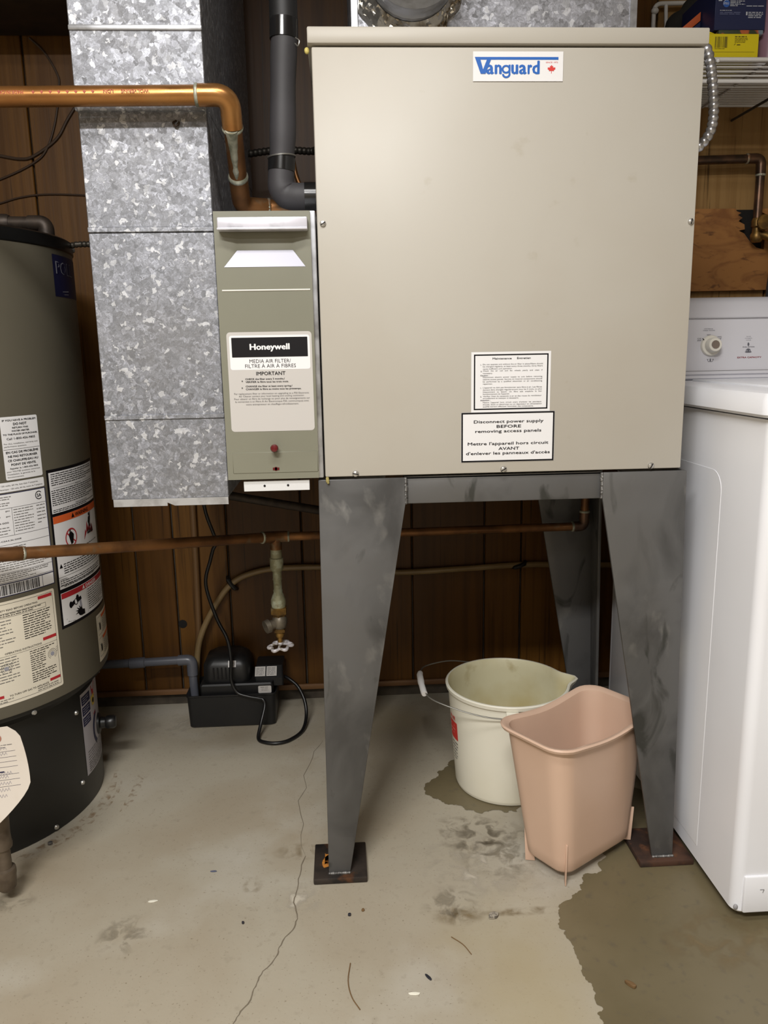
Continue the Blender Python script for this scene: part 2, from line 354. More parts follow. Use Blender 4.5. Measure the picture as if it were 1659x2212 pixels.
# ------------------------------------------------------------------ printed labels
_tc = {}
def glyphs(s, bold=0.0, shear=0.0):
    key = (s, bold, shear)
    if key not in _tc:
        c = bpy.data.curves.new('print', 'FONT'); c.body = s; c.size = 1; c.offset = bold; c.shear = shear; c.resolution_u = 2
        o = bpy.data.objects.new('print', c); m = o.to_mesh()
        vs = [(v.co.x, v.co.y) for v in m.vertices]; fs = [tuple(p.vertices) for p in m.polygons]
        o.to_mesh_clear(); bpy.data.objects.remove(o); bpy.data.curves.remove(c)
        _tc[key] = (vs, fs)
    return _tc[key]
CAP = 0.73
class Label:
    """flat print laid on a surface; (x right, y down) in the label's own units"""
    def __init__(s, mapf, ox=0, oy=0, sx=0.001, sy=0.001, shear=0.0, slope=0.0, h0=0.0004):
        s.mb = MB(); s.map = mapf; s.o = (ox, oy, sx, sy, shear, slope); s.h0 = h0; s.rnd = random.Random(5)
    def _uv(s, x, y):
        ox, oy, sx, sy, sh, sl = s.o
        return (x-ox-(y-oy)*sh)*sx, -(y-oy-(x-ox)*sl)*sy
    def _put(s, uvs, faces, mi, lev):
        s.mb.mi = mi; h = s.h0+lev*0.00018
        s.mb._dump([s.map(u, v, h) for u, v in uvs], faces); return s
    def rect(s, x0, y0, wd, ht, mi, lev=1, rad=0.0):
        u0, v0 = s._uv(x0, y0); sx, sy = s.o[2], s.o[3]; W = wd*sx; H = ht*sy; r = rad*sx
        xs = set([0.0, W]); n = max(1, int(abs(W)/0.012))
        for i in range(n+1): xs.add(W*i/n)
        if r > 0:
            for k in range(1, 5): a = r*(1-math.cos(PI/2*k/4)); xs.add(a); xs.add(W-a)
        xs = sorted(xs); up = []; dn = []
        for x in xs:
            e = 0.0
            if r > 0:
                d = min(x, W-x)
                if d < r: e = r-math.sqrt(max(0, r*r-(r-d)**2))
            up.append((u0+x, v0-e)); dn.append((u0+x, v0-H+e))
        m = len(xs)
        return s._put(up+dn, [(m+i, m+i+1, i+1, i) for i in range(m-1)], mi, lev)
    def frame(s, x0, y0, wd, ht, t, mi, lev=1):
        o = s.o; u, v = s._uv(x0, y0); s.o = (u, -v, o[2], o[3], 0, 0)
        s.o = (0, 0, o[2], o[3], 0, 0); x0 = u/o[2]; y0 = -v/o[3]
        s.rect(x0, y0, wd, t, mi, lev); s.rect(x0, y0+ht-t, wd, t, mi, lev)
        s.rect(x0, y0+t, t, ht-2*t, mi, lev); s.rect(x0+wd-t, y0+t, t, ht-2*t, mi, lev)
        s.o = o; return s
    def poly(s, pts, mi, lev=2):
        ox, oy, sx, sy = s.o[:4]; u0, v0 = s._uv(*pts[0])
        uv = [(u0+(x-pts[0][0])*sx, v0-(y-pts[0][1])*sy) for x, y in pts]
        return s._put(uv, [tuple(range(len(uv)))], mi, lev)
    def disc(s, x, y, r, mi, lev=2, n=20, ry=None):
        ry = ry or r
        return s.poly([(x+r*math.cos(2*PI*i/n), y-ry*math.sin(2*PI*i/n)) for i in range(n)], mi, lev)
    def arc(s, x, y, r, t, a0, a1, mi, lev=2, n=20):
        u0, v0 = s._uv(x, y); sx, sy = s.o[2:4]; uv = []; f = []
        for i in range(n+1):
            a = R(a0+(a1-a0)*i/n)
            for q in (r, r-t): uv.append((u0+q*sx*math.cos(a), v0+q*sy*math.sin(a)))
        for i in range(n): f.append((2*i, 2*i+1, 2*i+3, 2*i+2))
        return s._put(uv, f, mi, lev)
    def stroke(s, x0, y0, x1, y1, t, mi, lev=2):
        d = math.hypot(x1-x0, y1-y0) or 1; nx, ny = -(y1-y0)/d*t/2, (x1-x0)/d*t/2
        return s.poly([(x0+nx, y0+ny), (x1+nx, y1+ny), (x1-nx, y1-ny), (x0-nx, y0-ny)], mi, lev)
    def text(s, st, x0, yb, wd, cap, mi, bold=0.0, shear=0.0, lev=2):
        vs, fs = glyphs(st, min(bold, 0.0), shear)
        if not vs: return s
        a = min(v[0] for v in vs); b = max(v[0] for v in vs); u0, v0 = s._uv(x0, yb)
        kx = wd*s.o[2]/(b-a); ky = cap*s.o[3]/CAP
        if bold > 0:                    # heavier strokes: the same letters struck again a little aside
            for i, (p, q) in enumerate(((1,0),(-1,0),(0,1),(0,-1))):
                s._put([(u0+(x-a)*kx+p*bold*ky, v0+y*ky+q*bold*ky*0.6) for x, y in vs], fs, mi, lev+0.08*(i+1))
        return s._put([(u0+(x-a)*kx, v0+y*ky) for x, y in vs], fs, mi, lev)
    def lines(s, x0, y0, wd, n, step, t, mi, lev=2, ragged=0.3):
        """print too small to read in the photograph: word-long dashes"""
        for i in range(n):
            x = x0; end = x0+wd*(1-s.rnd.random()*ragged*(1 if i % 3 == 2 or i == n-1 else 0.12))
            while x < end-wd*0.02:
                L = min(end-x, t*(2+s.rnd.random()*7)); s.rect(x, y0+i*step, L, t, mi, lev); x += L+t*1.1
        return s
    def bars(s, x0, y0, wd, ht, mi, lev=2, unit=None):
        unit = unit or wd/70; x = x0
        while x < x0+wd:
            b = unit*s.rnd.choice((1,1,2,3)); s.rect(x, y0, min(b, x0+wd-x), ht, mi, lev); x += b+unit*s.rnd.choice((1,1,2,2,3))
        return s
    def build(s, name, mats, parent, label=None):
        o = s.mb.build(name, mats, parent, fix=False)
        if label: o['label'] = label
        return o
def flat(o, ux, vz, nn):
    o, ux, vz, nn = Vector(o), Vector(ux).normalized(), Vector(vz).normalized(), Vector(nn).normalized()
    return lambda u, v, h: o+ux*u+vz*v+nn*h
def wall_map(x, y, z): return flat((x, y, z), (1,0,0), (0,0,1), (0,-1,0))
def cyl_map(cx, cy, r, th0, z):
    def f(u, v, h):
        a = R(th0)+u/r; q = r+h
        return Vector((cx+q*math.sin(a), cy-q*math.cos(a), z+v))
    return f

# ------------------------------------------------------------------ room shell
WY = 2.08
struct(MB().box(-2.4, 2.4, -2.6, WY+0.1, -0.1, 0).build('floor', G['concrete'], loc=(0,0,0)))
floor = bpy.data.objects['floor']
struct(MB().box(-2.4, 2.4, -2.6, WY+0.1, 2.2, 2.3).build('ceiling', G['ceil'], loc=(0,0,2.2)))
struct(MB().box(-2.5, -2.4, -2.6, WY+0.1, 0, 2.2).build('wall_left', G['wallpaint']))
struct(MB().box(2.4, 2.5, -2.6, WY+0.1, 0, 2.2).build('wall_right', G['wallpaint']))
struct(MB().box(-2.5, 2.5, -2.7, -2.6, 0, 2.2).build('wall_front', G['wallpaint']))
wall = struct(MB().box(-2.4, 2.4, WY+0.012, WY+0.1, 0, 2.2).build('wall_back', G['fdn'], loc=(0, WY+0.012, 0)))
edges = [-2.4,-2.2,-2.05,-1.85,-1.72,-1.5,-1.3,-1.16,-0.98,-0.9,-0.725,-0.56,-0.458,-0.314,-0.114,0.185,0.385,0.487,0.69,0.80,1.12,1.26,1.46,1.56,1.76,1.92,2.12,2.4]
for i, (a, b) in enumerate(zip(edges, edges[1:])):
    bd = MB().box(a+0.0022, b-0.0022, WY, WY+0.013, 0.042, 2.199, 0.002, 1).build('panel_board', WOODS[1 if i == 9 else 3 if i in (19, 20) else (i*7+i//3) % 3], wall)
MB().lathe([(0.0,-0.001),(0.010,0.0),(0.012,0.0015),(0.008,0.002)], (-0.447, WY+0.0005, 0.239), (0,-1,0), 14).build('knot', G['void'], wall)
bb = struct(MB().box(-2.4, 2.4, WY-0.010, WY, 0.036, 0.052, 0.003).build('baseboard_back', G['trim']))
struct(MB().box(-2.39, -0.40, 1.86, WY-0.004, 1.70, 2.198, 0.004).build('trim_1', G['wood_dark']))

# floor patches and marks
def patch(name, pts, m, z, jag=0.0, par=floor, seed=1):
    rnd = random.Random(seed); P = [Vector((x, y, z)) for x, y in pts]
    for it in range(5 if jag else 0):
        Q = []
        for i, a in enumerate(P):
            b = P[(i+1) % len(P)]; Q.append(a); L = (b-a).length
            if L > 0.004:
                mpt = (a+b)/2; n = Vector((-(b-a).y, (b-a).x, 0)).normalized(); Q.append(mpt+n*rnd.uniform(-1, 1)*min(jag, L*0.24))
        P = Q
    n = len(P); vs, es, fs = delaunay_2d_cdt([p.to_2d() for p in P], [(i, (i+1) % n) for i in range(n)], [], 0, 1e-7, False)[:3]
    def inside(x, y):
        c = False
        for i in range(n):
            a, b = P[i], P[(i+1) % n]
            if (a.y > y) != (b.y > y) and x < (b.x-a.x)*(y-a.y)/(b.y-a.y)+a.x: c = not c
        return c
    fs = [f for f in fs if inside(sum(vs[k].x for k in f)/len(f), sum(vs[k].y for k in f)/len(f))]
    mb = MB(); mb._dump([(v.x, v.y, z) for v in vs], fs)
    return mb.build(name, m, par, fix=False)
def ribbon(name, pts, wd, m, z, par=floor, taper=True, jag=0.0, seed=3):
    rnd = random.Random(seed); P = [Vector((x, y, z)) for x, y in pts]
    if jag:
        for it in range(2):
            Q = [P[0]]
            for a, b in zip(P, P[1:]):
                d = b-a; n = Vector((-d.y, d.x, 0)); Q += [(a+b)/2+n*rnd.uniform(-jag, jag), b]
            P = Q
    v = []; f = []
    for i, p in enumerate(P):
        d = (P[min(i+1, len(P)-1)]-P[max(0, i-1)]).normalized(); n = Vector((-d.y, d.x, 0))
        t = i/(len(P)-1); k = wd*(min(1, 0.3+3*t, 0.3+3*(1-t)) if taper else 1)*(rnd.uniform(0.6, 1.3) if jag else 1)/2
        v += [p+n*k, p-n*k]
    f = [(2*i, 2*i+1, 2*i+3, 2*i+2) for i in range(len(P)-1)]
    mb = MB(); mb._dump(v, f); return mb.build(name, m, par, fix=False)
def ell(cx, cy, a, b, n=24): return [(cx+a*math.cos(2*PI*i/n), cy+b*math.sin(2*PI*i/n)) for i in range(n)]
patch('wet_patch', [(0.465,1.287),(0.421,1.258),(0.389,1.223),(0.367,1.206),(0.352,1.167),(0.355,1.107),(0.356,1.072),(0.353,1.043),(0.359,1.002),(0.363,0.98),(0.355,0.95),(0.338,0.885),(0.30,0.60),(0.42,0.30),(1.3,0.30),(1.3,1.5),(0.60,1.56),(0.50,1.46)], G['wet'], 0.0008, 0.012)
patch('wet_patch', [(0.253,1.718),(0.22,1.678),(0.199,1.643),(0.181,1.624),(0.163,1.593),(0.178,1.556),(0.215,1.528),(0.242,1.505),(0.273,1.488),(0.295,1.497),(0.35,1.49),(0.42,1.55),(0.44,1.68),(0.36,1.75)], G['wet'], 0.0008, 0.010, seed=4)
ribbon('floor_crack', [(-0.067,1.839),(-0.096,1.727),(-0.108,1.517),(-0.092,1.375)], 0.0012, G['crack'], 0.0006, jag=0.12)
ribbon('floor_crack', [(-0.092,1.375),(-0.1,1.32),(-0.105,1.268),(-0.108,1.244),(-0.099,1.202),(-0.106,1.175),(-0.123,1.142),(-0.127,1.122),(-0.148,1.088),(-0.155,1.064),(-0.16,1.041),(-0.174,1.012),(-0.182,0.991),(-0.185,0.95)], 0.0019, G['crack'], 0.0006, taper=False, jag=0.10)
def ring_arc(r, a0, a1, n=26): return [(-0.847+r*math.sin(R(a0+(a1-a0)*i/n)), 1.648-r*math.cos(R(a0+(a1-a0)*i/n))) for i in range(n+1)]
ribbon('rust_stain', ring_arc(0.305, 30, 105), 0.020, G['stain_rust'], 0.0005)
ribbon('rust_stain', ring_arc(0.322, 45, 98), 0.010, G['stain_rust'], 0.0005, seed=8)
ribbon('rust_stain', ring_arc(0.362, 76, 103), 0.018, G['stain_rust'], 0.0005, seed=9)
for (x, y, a, b, mm) in ((0.285,1.373,0.10,0.10,'stain_shade_dark'),(0.24,1.43,0.09,0.07,'stain_shade_dark'),(0.26,1.33,0.14,0.12,'stain_pale'),(0.18,1.19,0.05,0.03,'stain_brown'),(-0.186,1.294,0.02,0.022,'stain_brown'),(-0.39,1.186,0.05,0.05,'stain_shade_dark'),(-0.09,1.39,0.07,0.03,'stain_brown'),(-0.4,1.95,0.16,0.06,'stain_pale'),(-0.1,1.25,0.05,0.05,'stain_pale'),(0.30,1.19,0.09,0.012,'stain_brown'),(0.17,1.22,0.06,0.05,'stain_shade_dark'),(0.6,1.1,0.12,0.08,'stain_brown'),(-0.62,1.285,0.05,0.03,'stain_shade_dark')):
    patch('floor_stain_shade', ell(x, y, a, b), G[mm], 0.0004+0.0009*(mm == 'stain_brown' and x > 0.5))  # the dark ellipse under the drip leg is its painted shadow, the others stains

# ------------------------------------------------------------------ furnace cabinet
FX0, FX1, FY, FZ0, FZ1 = -0.028, 0.574, 1.292, 0.757, 1.408
fur = thing('furnace', 'large almond beige steel furnace cabinet standing on a dark steel stand', 'furnace', (0.273, 1.55, FZ0))
MB().box(FX0, FX1, FY+0.004, 1.80, FZ0, FZ1, 0.003).build('cabinet', G['cabinet'], fur)
MB().box(FX0+0.0005, FX1-0.0005, FY, FY+0.010, FZ0+0.001, FZ1-0.0005, 0.002).build('front_panel', G['cabinet'], fur)
MB().box(-0.0335, 0.5775, FY-0.006, 1.806, FZ1+0.0022, 1.4335, 0.0025).build('top_cap', G['cabinet'], fur)
def screw_mesh(x, y, z, r=0.0052, ang=40, washer=False):
    mb = MB(); mb.lathe([(r*0.9,-0.002),(r,0.001),(r*0.8,0.0032),(r*0.3,0.0042),(0,0.0043)], (x, y, z), (0,-1,0), 16)
    mb.mi = 1; d = Vector((math.cos(R(ang)), 0, math.sin(R(ang)))); n = Vector((-d.z, 0, d.x)); c = Vector((x, y-0.0036, z))
    mb.prism([c+d*r*0.85+n*r*0.13, c-d*r*0.85+n*r*0.13, c-d*r*0.85-n*r*0.13, c+d*r*0.85-n*r*0.13], (0,-0.0008,0))
    return mb
for (x, z, a) in ((-0.0185,1.1565,35),(0.5665,1.1545,80),(0.0225,0.7625,-10),(0.270,0.7635,30),(0.5215,0.7630,60)):
    screw_mesh(x, FY, z, 0.0056 if z < 1 else 0.005, a).build('screw', [G['screw'], G['black_ink']], fur)
MB().blob((-0.0345, 1.300, 1.4045), 0.004, (1,1,1.2)).build('putty_blob', mat('yellow_putty', (206,190,110), 0.6), fur)
# maker's plate
W_, K_, GR, BL, RD = 0, 1, 2, 3, 4
INK = [G['white_sheet'], G['black_ink'], G['grey_ink'], G['blue_ink'], G['red_ink']]
lb = Label(wall_map(0.2155, FY, 1.4010), 825, 246, 0.138/427, 0.0415/144, h0=0.0012)
lb.rect(825, 246, 427, 144, W_, 0)
lb.rect(845, 273, 384, 13, BL, 2)
lb.poly([(833,273),(856,273),(878,354),(861,354)], BL, 3); lb.poly([(864,354),(884,354),(909,286),(890,286)], BL, 4)
for ch, x0, x1, ht in (('a',888,923,43),('n',928,960,43),('u',1006,1038,43),('a',1043,1078,43),('r',1084,1104,43),('d',1106,1140,62)):
    vs = glyphs(ch)[0]; hg = max(v[1] for v in vs); lb.text(ch, x0+2, 354, x1-x0-4, ht*CAP/hg, BL, 0.035)
lb.arc(981, 332, 21, 9, 0, 360, BL, 3, 28)
lb.rect(993, 310, 9, 48, BL, 3.2); lb.arc(982, 355, 20, 9, 180, 360, BL, 3.4, 16)
lb.text('SINCE 1972', 1170, 302, 57, 7, RD)
leaf = [(0,-21),(4,-13),(8.5,-15.5),(6.5,-5),(12,-10),(13,-7),(19,-8),(17,-3),(19.5,-1),(11,6),(12,10),(1.2,8.6),(1.2,21),(-1.2,21),(-1.2,8.6),(-12,10),(-11,6),(-19.5,-1),(-17,-3),(-19,-8),(-13,-7),(-12,-10),(-6.5,-5),(-8.5,-15.5),(-4,-13)]
lb.poly([(1197+x, 331+y) for x, y in leaf], RD, 2)
lb.build('maker_plate', INK, fur, 'white maker plate with blue lettering and red maple leaf')
# maintenance sticker
lb = Label(wall_map(0.2150, FY, 0.9565), 345, 112, 0.131/1012, 0.0972/775, -0.024, -0.010, h0=0.0005)
lb.rect(345, 112, 1012, 775, W_, 0); lb.frame(377, 142, 948, 715, 17, K_, 1)
lb.text('Maintenance', 612, 207, 240, 26, K_, 0.02); lb.text('Entretien', 923, 203, 172, 26, K_, 0.02)
rows = [('1.',457,283,18),('Do not operate unit without the air filter in place.Filters should',487,277,762),('be changed regularly, at least every three months. Dirty filters',487,305,760),('cause inefficient unit operation.',487,334,372),
 ('2.',457,366,20),('Check   the   air   coil   and   fan   wheels   yearly   and   clean   if',487,360,758),('necessary.',485,391,122),('Caution :',452,419,110),
 ('Disconnect  electric  power  supply  to  unit  before  removing',485,441,757),('cabinet access panels. Service on internal components should',483,470,757),('be  performed  by  a  qualified  electrician  or  air  conditioning',483,498,757),('repairman.',483,527,122),
 ('1.',450,580,18),("L'appareil ne doit pas fonctionner sans filtre à air. Les filtres",482,576,755),('doivent être changés régulièrement tous les 3 mois, ou plus',481,604,755),('fréquemment   au   besoin.   Un   filtre   sale   empêche   le   bon',480,632,755),("fonctionnement de l'appareil.",480,659,340),
 ('2.',446,692,20),("Vérifier l'état du serpentin à air et des roues du ventilateur",480,688,752),('annuellement et nettoyer si nécessaire.',480,714,458),('Attention :',446,740,128),
 ("Mettre  l'appareil  hors  circuit  avant  d'enlever  les  panneaux",478,768,752),("d'accès. Seuls un électricien ou un réparateur en climatisation",477,795,755),("qualifié doivent effectuer l'entretien des composants.",477,822,650)]
for t, x, y, wd in rows: lb.text(t, x, y, wd, 17, GR if ':' not in t else K_, 0.012 if ':' not in t else 0.025)
lb.build('maintenance_sticker', INK, fur, 'white maintenance sticker in English and French')
# disconnect sticker
lb = Label(wall_map(0.1985, FY, 0.8592), 215, 895, 0.156/1185, 0.0828/631, -0.022, -0.008, h0=0.0008)
lb.rect(215, 895, 1185, 631, W_, 0); lb.frame(217, 897, 1181, 627, 20, K_, 1)
for t, x, y, wd, b in (('Disconnect power supply',372,1032,882,0.012),('BEFORE',660,1092,308,0.012),('removing access panels',388,1152,838,0.012),("Mettre l'appareil hors circuit",290,1310,1026,0.012),('AVANT',680,1372,263,0.012),("d'enlever les panneaux d'accès",265,1432,1070,0.012)):
    lb.text(t, x, y-2, wd, 38, K_, 0.024)
lb.build('disconnect_sticker', INK, fur, 'white sticker with thick black border about disconnecting power')

# ------------------------------------------------------------------ steel stand
st = thing('steel_stand', 'dark grey welded steel stand with tapered legs carrying the furnace', 'stand', (0.273, 1.55, 0))
LT = 0.0065
def leg(side, front):
    """angle leg: one tapered plate facing the room and one along the side"""
    sg = 1 if side == 'l' else -1
    xo_t, xo_b = (-0.0395, -0.0455) if side == 'l' else (0.5850, 0.6060)
    wt, wb = 0.144, 0.040
    y0 = 1.292 if front else 1.798
    ys = 1 if front else -1
    zb, zt = 0.012, 0.7535
    yb = y0+0.010*ys
    mb = MB()
    P = [(xo_t, y0, zt), (xo_t+sg*wt, y0, zt), (xo_t+sg*wt, y0, zt-0.045), (xo_b+sg*wb, yb, zb), (xo_b, yb, zb)]
    mb.prism(P, (0, LT*ys, 0), 0.0016)
    ws_ = wt if front else 0.075
    Q = [(xo_t, y0+0.003*ys, zt), (xo_t, y0+ys*ws_, zt), (xo_t, y0+ys*ws_, zt-0.045), (xo_b, yb+ys*wb, zb), (xo_b, yb+0.003*ys, zb)]
    mb.prism(Q, (sg*LT, 0, 0), 0.0016)
    o = mb.build('leg', G['steel'], st)
    px = xo_b+sg*0.022; py = yb+0.03*ys
    x0, x1 = (-0.0735 if front else -0.03, 0.0255 if front else 0.020) if side == 'l' else (0.538, 0.641)
    y0p, y1p = (1.287, 1.394) if front else (1.70, 1.81)
    mp = G['plate'] if side == 'l' else G['plate_rust']
    MB().box(x0, x1, y0p, y1p, 0.0012, 0.0128, 0.002).build('foot_plate', mp, o)
    wl = MB(); rnd = random.Random(11)
    for k in range(12):
        t = k/11; wl.blob((xo_b+sg*(0.002+t*(wb-0.004)), yb-0.002*ys, 0.0140), 0.003*rnd.uniform(0.8, 1.2), (1.2,1,0.9), 5)
    wl.build('weld_bead', G['weld'], o)
    return o
legs = {(s, f): leg(s, f) for f in (True, False) for s in ('l', 'r')}
rs = Label(flat((-0.0735, 1.287, 0.0131), (1,0,0), (0,1,0), (0,0,1)), 0, 0, 0.001, -0.001, h0=0.0)
rs.arc(46, 46, 31, 12, 150, 285, 0, 1, 24); rs.rect(20, 44, 12, 28, 0, 1, 4)
rs.build('rust_ring', [G['rust']], legs[('l', True)], 'orange rust ring around the weld')
BZ0, BZ1 = 0.7065, 0.7545
for (a, b, c, d, nm) in ((0.104, 0.442, 1.3005, 1.307, 0), (0.104, 0.442, 1.783, 1.7895, 1)):
    mb = MB(); mb.box(a, b, c, d, BZ0+0.001, BZ1, 0.002); mb.box(a, b, c, c+0.045, BZ1-0.005, BZ1, 0.001) if nm == 0 else None
    mb.build('cross_beam', G['steel'], st)
for x in (-0.0385, 0.5775):
    MB().box(x, x+0.0065, 1.43, 1.66, BZ0, BZ1, 0.002).build('side_beam', G['steel'], st)
for x in (0.1055, 0.4405):
    wl = MB(); rnd = random.Random(3)
    for k in range(16): wl.blob((x+rnd.uniform(-0.0006, 0.0006), 1.2960+rnd.uniform(0, 0.001), 0.7505-k*0.0027), 0.0034, (1,1,0.9), 6)
    wl.build('weld_bead', G['weld'], st)
MB().tube(curve([(-0.0245,1.291,0.758),(-0.024,1.289,0.752),(-0.0225,1.2885,0.747)], 4), [0.002,0.0028,0.0025,0.003,0.003,0.0028,0.002,0.0022,0.001][:9], 8).build('caulk_drip', mat('yellow_caulk', (150,138,84), 0.8), st)

# ------------------------------------------------------------------ media air filter
fl = thing('media_air_filter', 'narrow sage grey air filter cabinet with silver handle between duct and furnace', 'air filter', (-0.11, 1.6, 0.757))
MB().box(-0.1868, -0.0300, 1.2925, 1.93, 0.757, 1.1765, 0.002).build('housing', G['zinc'], fl)
mb = MB()
X0, X1, Z0, Z1, YF = -0.1860, -0.0378, 0.7585, 1.1750, 1.2845
A, B, C_, D_ = (-0.1765, 1.147), (-0.0440, 1.147), (-0.0475, 1.0925), (-0.1735, 1.0925)
a_, b_, c_, d_ = (-0.1530, 1.147), (-0.0665, 1.147), (-0.0665, 1.1180), (-0.1530, 1.1180); YB = YF+0.0078
def P3(p, y): return (p[0], y, p[1])
oc = [(X0, Z0), (X1, Z0), (X1, Z1), (X0, Z1)]
V = [P3(p, YF) for p in oc] + [P3(p, YF) for p in (D_, C_, B, A)] + [P3(p, YB) for p in (d_, c_, b_, a_)] + [P3(p, 1.2924) for p in oc]
mb._dump(V, [(0,1,5,4),(1,2,6,5),(2,3,7,6),(3,0,4,7),(4,7,11,8),(5,9,10,6),(8,11,10,9),(7,6,10,11),(0,12,13,1),(1,13,14,2),(2,14,15,3),(3,15,12,0)])
door = mb.build('door', G['filter_paint'], fl)
MB()._dump([P3(D_, YF-0.0006), P3(C_, YF-0.0006), P3(c_, YB-0.0012), P3(d_, YB-0.0012)], [(0,1,2,3)]).build('finger_scoop', mat('brushed_scoop', (128,127,136), 0.35, 0.3), door, fix=False)
mb = MB(); mb.box(-0.1785, -0.0420, 1.2685, 1.2850, 1.1445, 1.1640, 0.0018); mb.box(-0.1785, -0.0420, 1.262, 1.270, 1.1445, 1.1480, 0.001)
mb.build('handle', G['chrome'], door)
MB().tube([(-0.1785, YF, 1.0575), (-0.1100, YF-0.0004, 1.0575), (-0.0415, YF, 1.0575)], 0.0013, 8).build('crease', mat('pale_crease', (214,212,204), 0.4), door)  # ridge line paler than the door paint
mb = MB(); mb.box(-0.1770, -0.0375-0.001, YF-0.0010, YF+0.002, 0.7685, 0.8035, 0.0010, 1); mb.build('embossed_plate', G['filter_paint'], door)
mb = MB(); mb.lathe([(0.0045,0),(0.0045,0.010),(0.0062,0.0105),(0.0066,0.015),(0.005,0.0185),(0.0,0.0195)], (-0.1075, YF, 0.8105), (0,-1,0), 16)
mb.build('indicator_button', G['redlens'], door)
mb = MB(); mb.box(-0.1125, -0.1020, YF-0.0017, YF, 0.7732, 0.7775); mb.box(-0.1092, -0.1056, YF-0.0017, YF, 0.7722, 0.7785); mb.build('red_window', G['redlens'], door)
mb = MB(); mb.box(-0.162, -0.054, 1.291, 1.294, 0.7375, 0.7545, 0.0005, 1); mb.mi = 1
for x in (-0.128, -0.0895): mb.lathe([(0.0019,0),(0.0019,0.0006)], (x, 1.2908, 0.7465), (0,-1,0), 10)
mb.build('bracket', [mat('white_flange', (212,212,212), 0.5), G['void']], fl)
lb = Label(wall_map(-0.1760, YF, 0.9940), 158, 978, 0.134/635, 0.157/728, 0.052, -0.012, h0=0.0004)
FI = [G['grey_sheet'], G['black_ink'], G['grey_ink'], G['white_sheet']]
lb.rect(158, 978, 635, 728, 0, 0, 26)
lb.rect(178, 1002, 600, 248, 3, 1, 18); lb.rect(195, 1017, 568, 142, 1, 2, 4)
lb.text('Honeywell', 336, 1103, 294, 44, 3, 0.045, lev=3)
lb.text('MEDIA AIR FILTER/', 332, 1199, 310, 28, 1, -0.004, lev=3); lb.text('FILTRE À AIR À FIBRES', 300, 1235, 381, 28, 1, -0.004, lev=3)
lb.text('IMPORTANT', 383, 1288, 219, 27, 1, 0.015, lev=3)
for t, x, y, wd, b in (('CHECK the filter every 3 months./',301,1322,296,0.02),('VERIFIER le filtre tous les trois mois.',302,1343,325,0.02),('CHANGE the filter at least every spring./',304,1375,351,0.02),('CHANGER le filtre au moins tous les printemps.',305,1396,418,0.02),
  ('For replacement filter or information on upgrading to a F50 Electronic',217,1430,565,0),('Air Cleaner contact your local heating and cooling contractor.',252,1448,496,0),('Pour obtenir un filtre de rechange ou pour plus de renseignements sur',217,1468,572,0),('la conversion à un Filtre À Air Électronique F50, communiquez avec',225,1488,556,0),('votre entrepreneur en chauffage-refroidissement.',305,1508,400,0)):
    lb.text(t, x, y, wd, 13, 1 if b else 2, b, lev=3)
for y in (1331, 1381): lb.arc(277, y, 5, 2.5, 0, 360, 1, 3, 12)
lb.build('filter_sticker', FI, door, 'silver sticker with black header on the filter door')

# ------------------------------------------------------------------ return duct
du = thing('return_duct', 'tall galvanized sheet metal duct beside the air filter', 'duct', (-0.285, 1.63, 0.715))
for (z0, z1, g) in ((0.7270, 0.8590, 0), (0.8600, 1.1480, 0), (1.1490, 1.3270, 0), (1.3275, 2.199, 0.004)):
    MB().box(-0.3815-g*0.4, -0.1895+g*0.1, 1.305-g, 1.95+g, z0, z1, 0.0012, 1).build('duct_section', G['galv'], du)
for z in (0.8585, 1.1485): MB().box(-0.3818, -0.1892, 1.3025, 1.308, z, z+0.008, 0.001, 1).build('drive_cleat', G['galv'], du)
MB().box(-0.3835, -0.1885, 1.298, 1.306, 1.4315, 1.4395, 0.002).build('drive_cleat', G['zinc'], du)
MB().box(-0.3835, -0.1885, 1.297, 1.306, 1.3215, 1.3400, 0.0012).build('slip_joint', G['galv'], du)
mb = MB(); mb.prism([(-0.379,1.304,0.7275),(-0.379,1.304,0.7150),(-0.291,1.304,0.7150),(-0.291,1.304,0.7205),(-0.279,1.304,0.7150),(-0.1905,1.304,0.7150),(-0.1905,1.304,0.7275)], (0,0.0015,0))
mb.build('bottom_flange', G['zinc'], du)
mb = MB(); mb.tube(curve([(-0.236,1.3045,1.309),(-0.240,1.3005,1.305),(-0.236,1.2995,1.300),(-0.231,1.3015,1.306),(-0.234,1.3045,1.302)], 4), 0.0016, 6); mb.build('cable_tie_stub', G['wood_dark'], du)

# ------------------------------------------------------------------ plenum and round branch on the furnace
pl = thing('supply_plenum', 'galvanized plenum box rising from the top of the furnace', 'duct', (0.29, 1.62, 1.4335))
mb = MB().box(0.0375, 0.5395, 1.500, 1.785, 1.4335, 2.198, 0.002, 1); mb.build('plenum_box', G['galv_plenum'], pl)
for x in (0.0375, 0.5270): MB().box(x, x+0.0125, 1.4965, 1.502, 1.4335, 2.198, 0.001, 1).build('corner_seam', G['zinc'], pl)
mb = MB(); rnd = random.Random(2); n = 110; V = []; F = []; nr = 9
for i in range(n):
    a = 2*PI*i/n; ro = 0.096+0.006*math.sin(a*5+1)+0.004*math.sin(a*11)
    for k in range(nr):
        t = k/(nr-1); cr = 0 if k in (0, nr-1) else 1
        r = 0.0735+(ro-0.0735)*t+cr*rnd.uniform(-0.0015, 0.0015); y = 1.462+0.0365*t**0.6-cr*(0.003+0.005*math.sin(a*13+k*1.3)**2+rnd.uniform(0, 0.003))
        V.append((0.140+r*math.cos(a), y, 1.578+r*math.sin(a)))
for i in range(n):
    for k in range(nr-1): F.append((i*nr+k, i*nr+k+1, ((i+1) % n)*nr+k+1, ((i+1) % n)*nr+k))
mb._dump(V, F); mb.build('foil_collar', G['foil'], pl, fix=True, sharp=25)
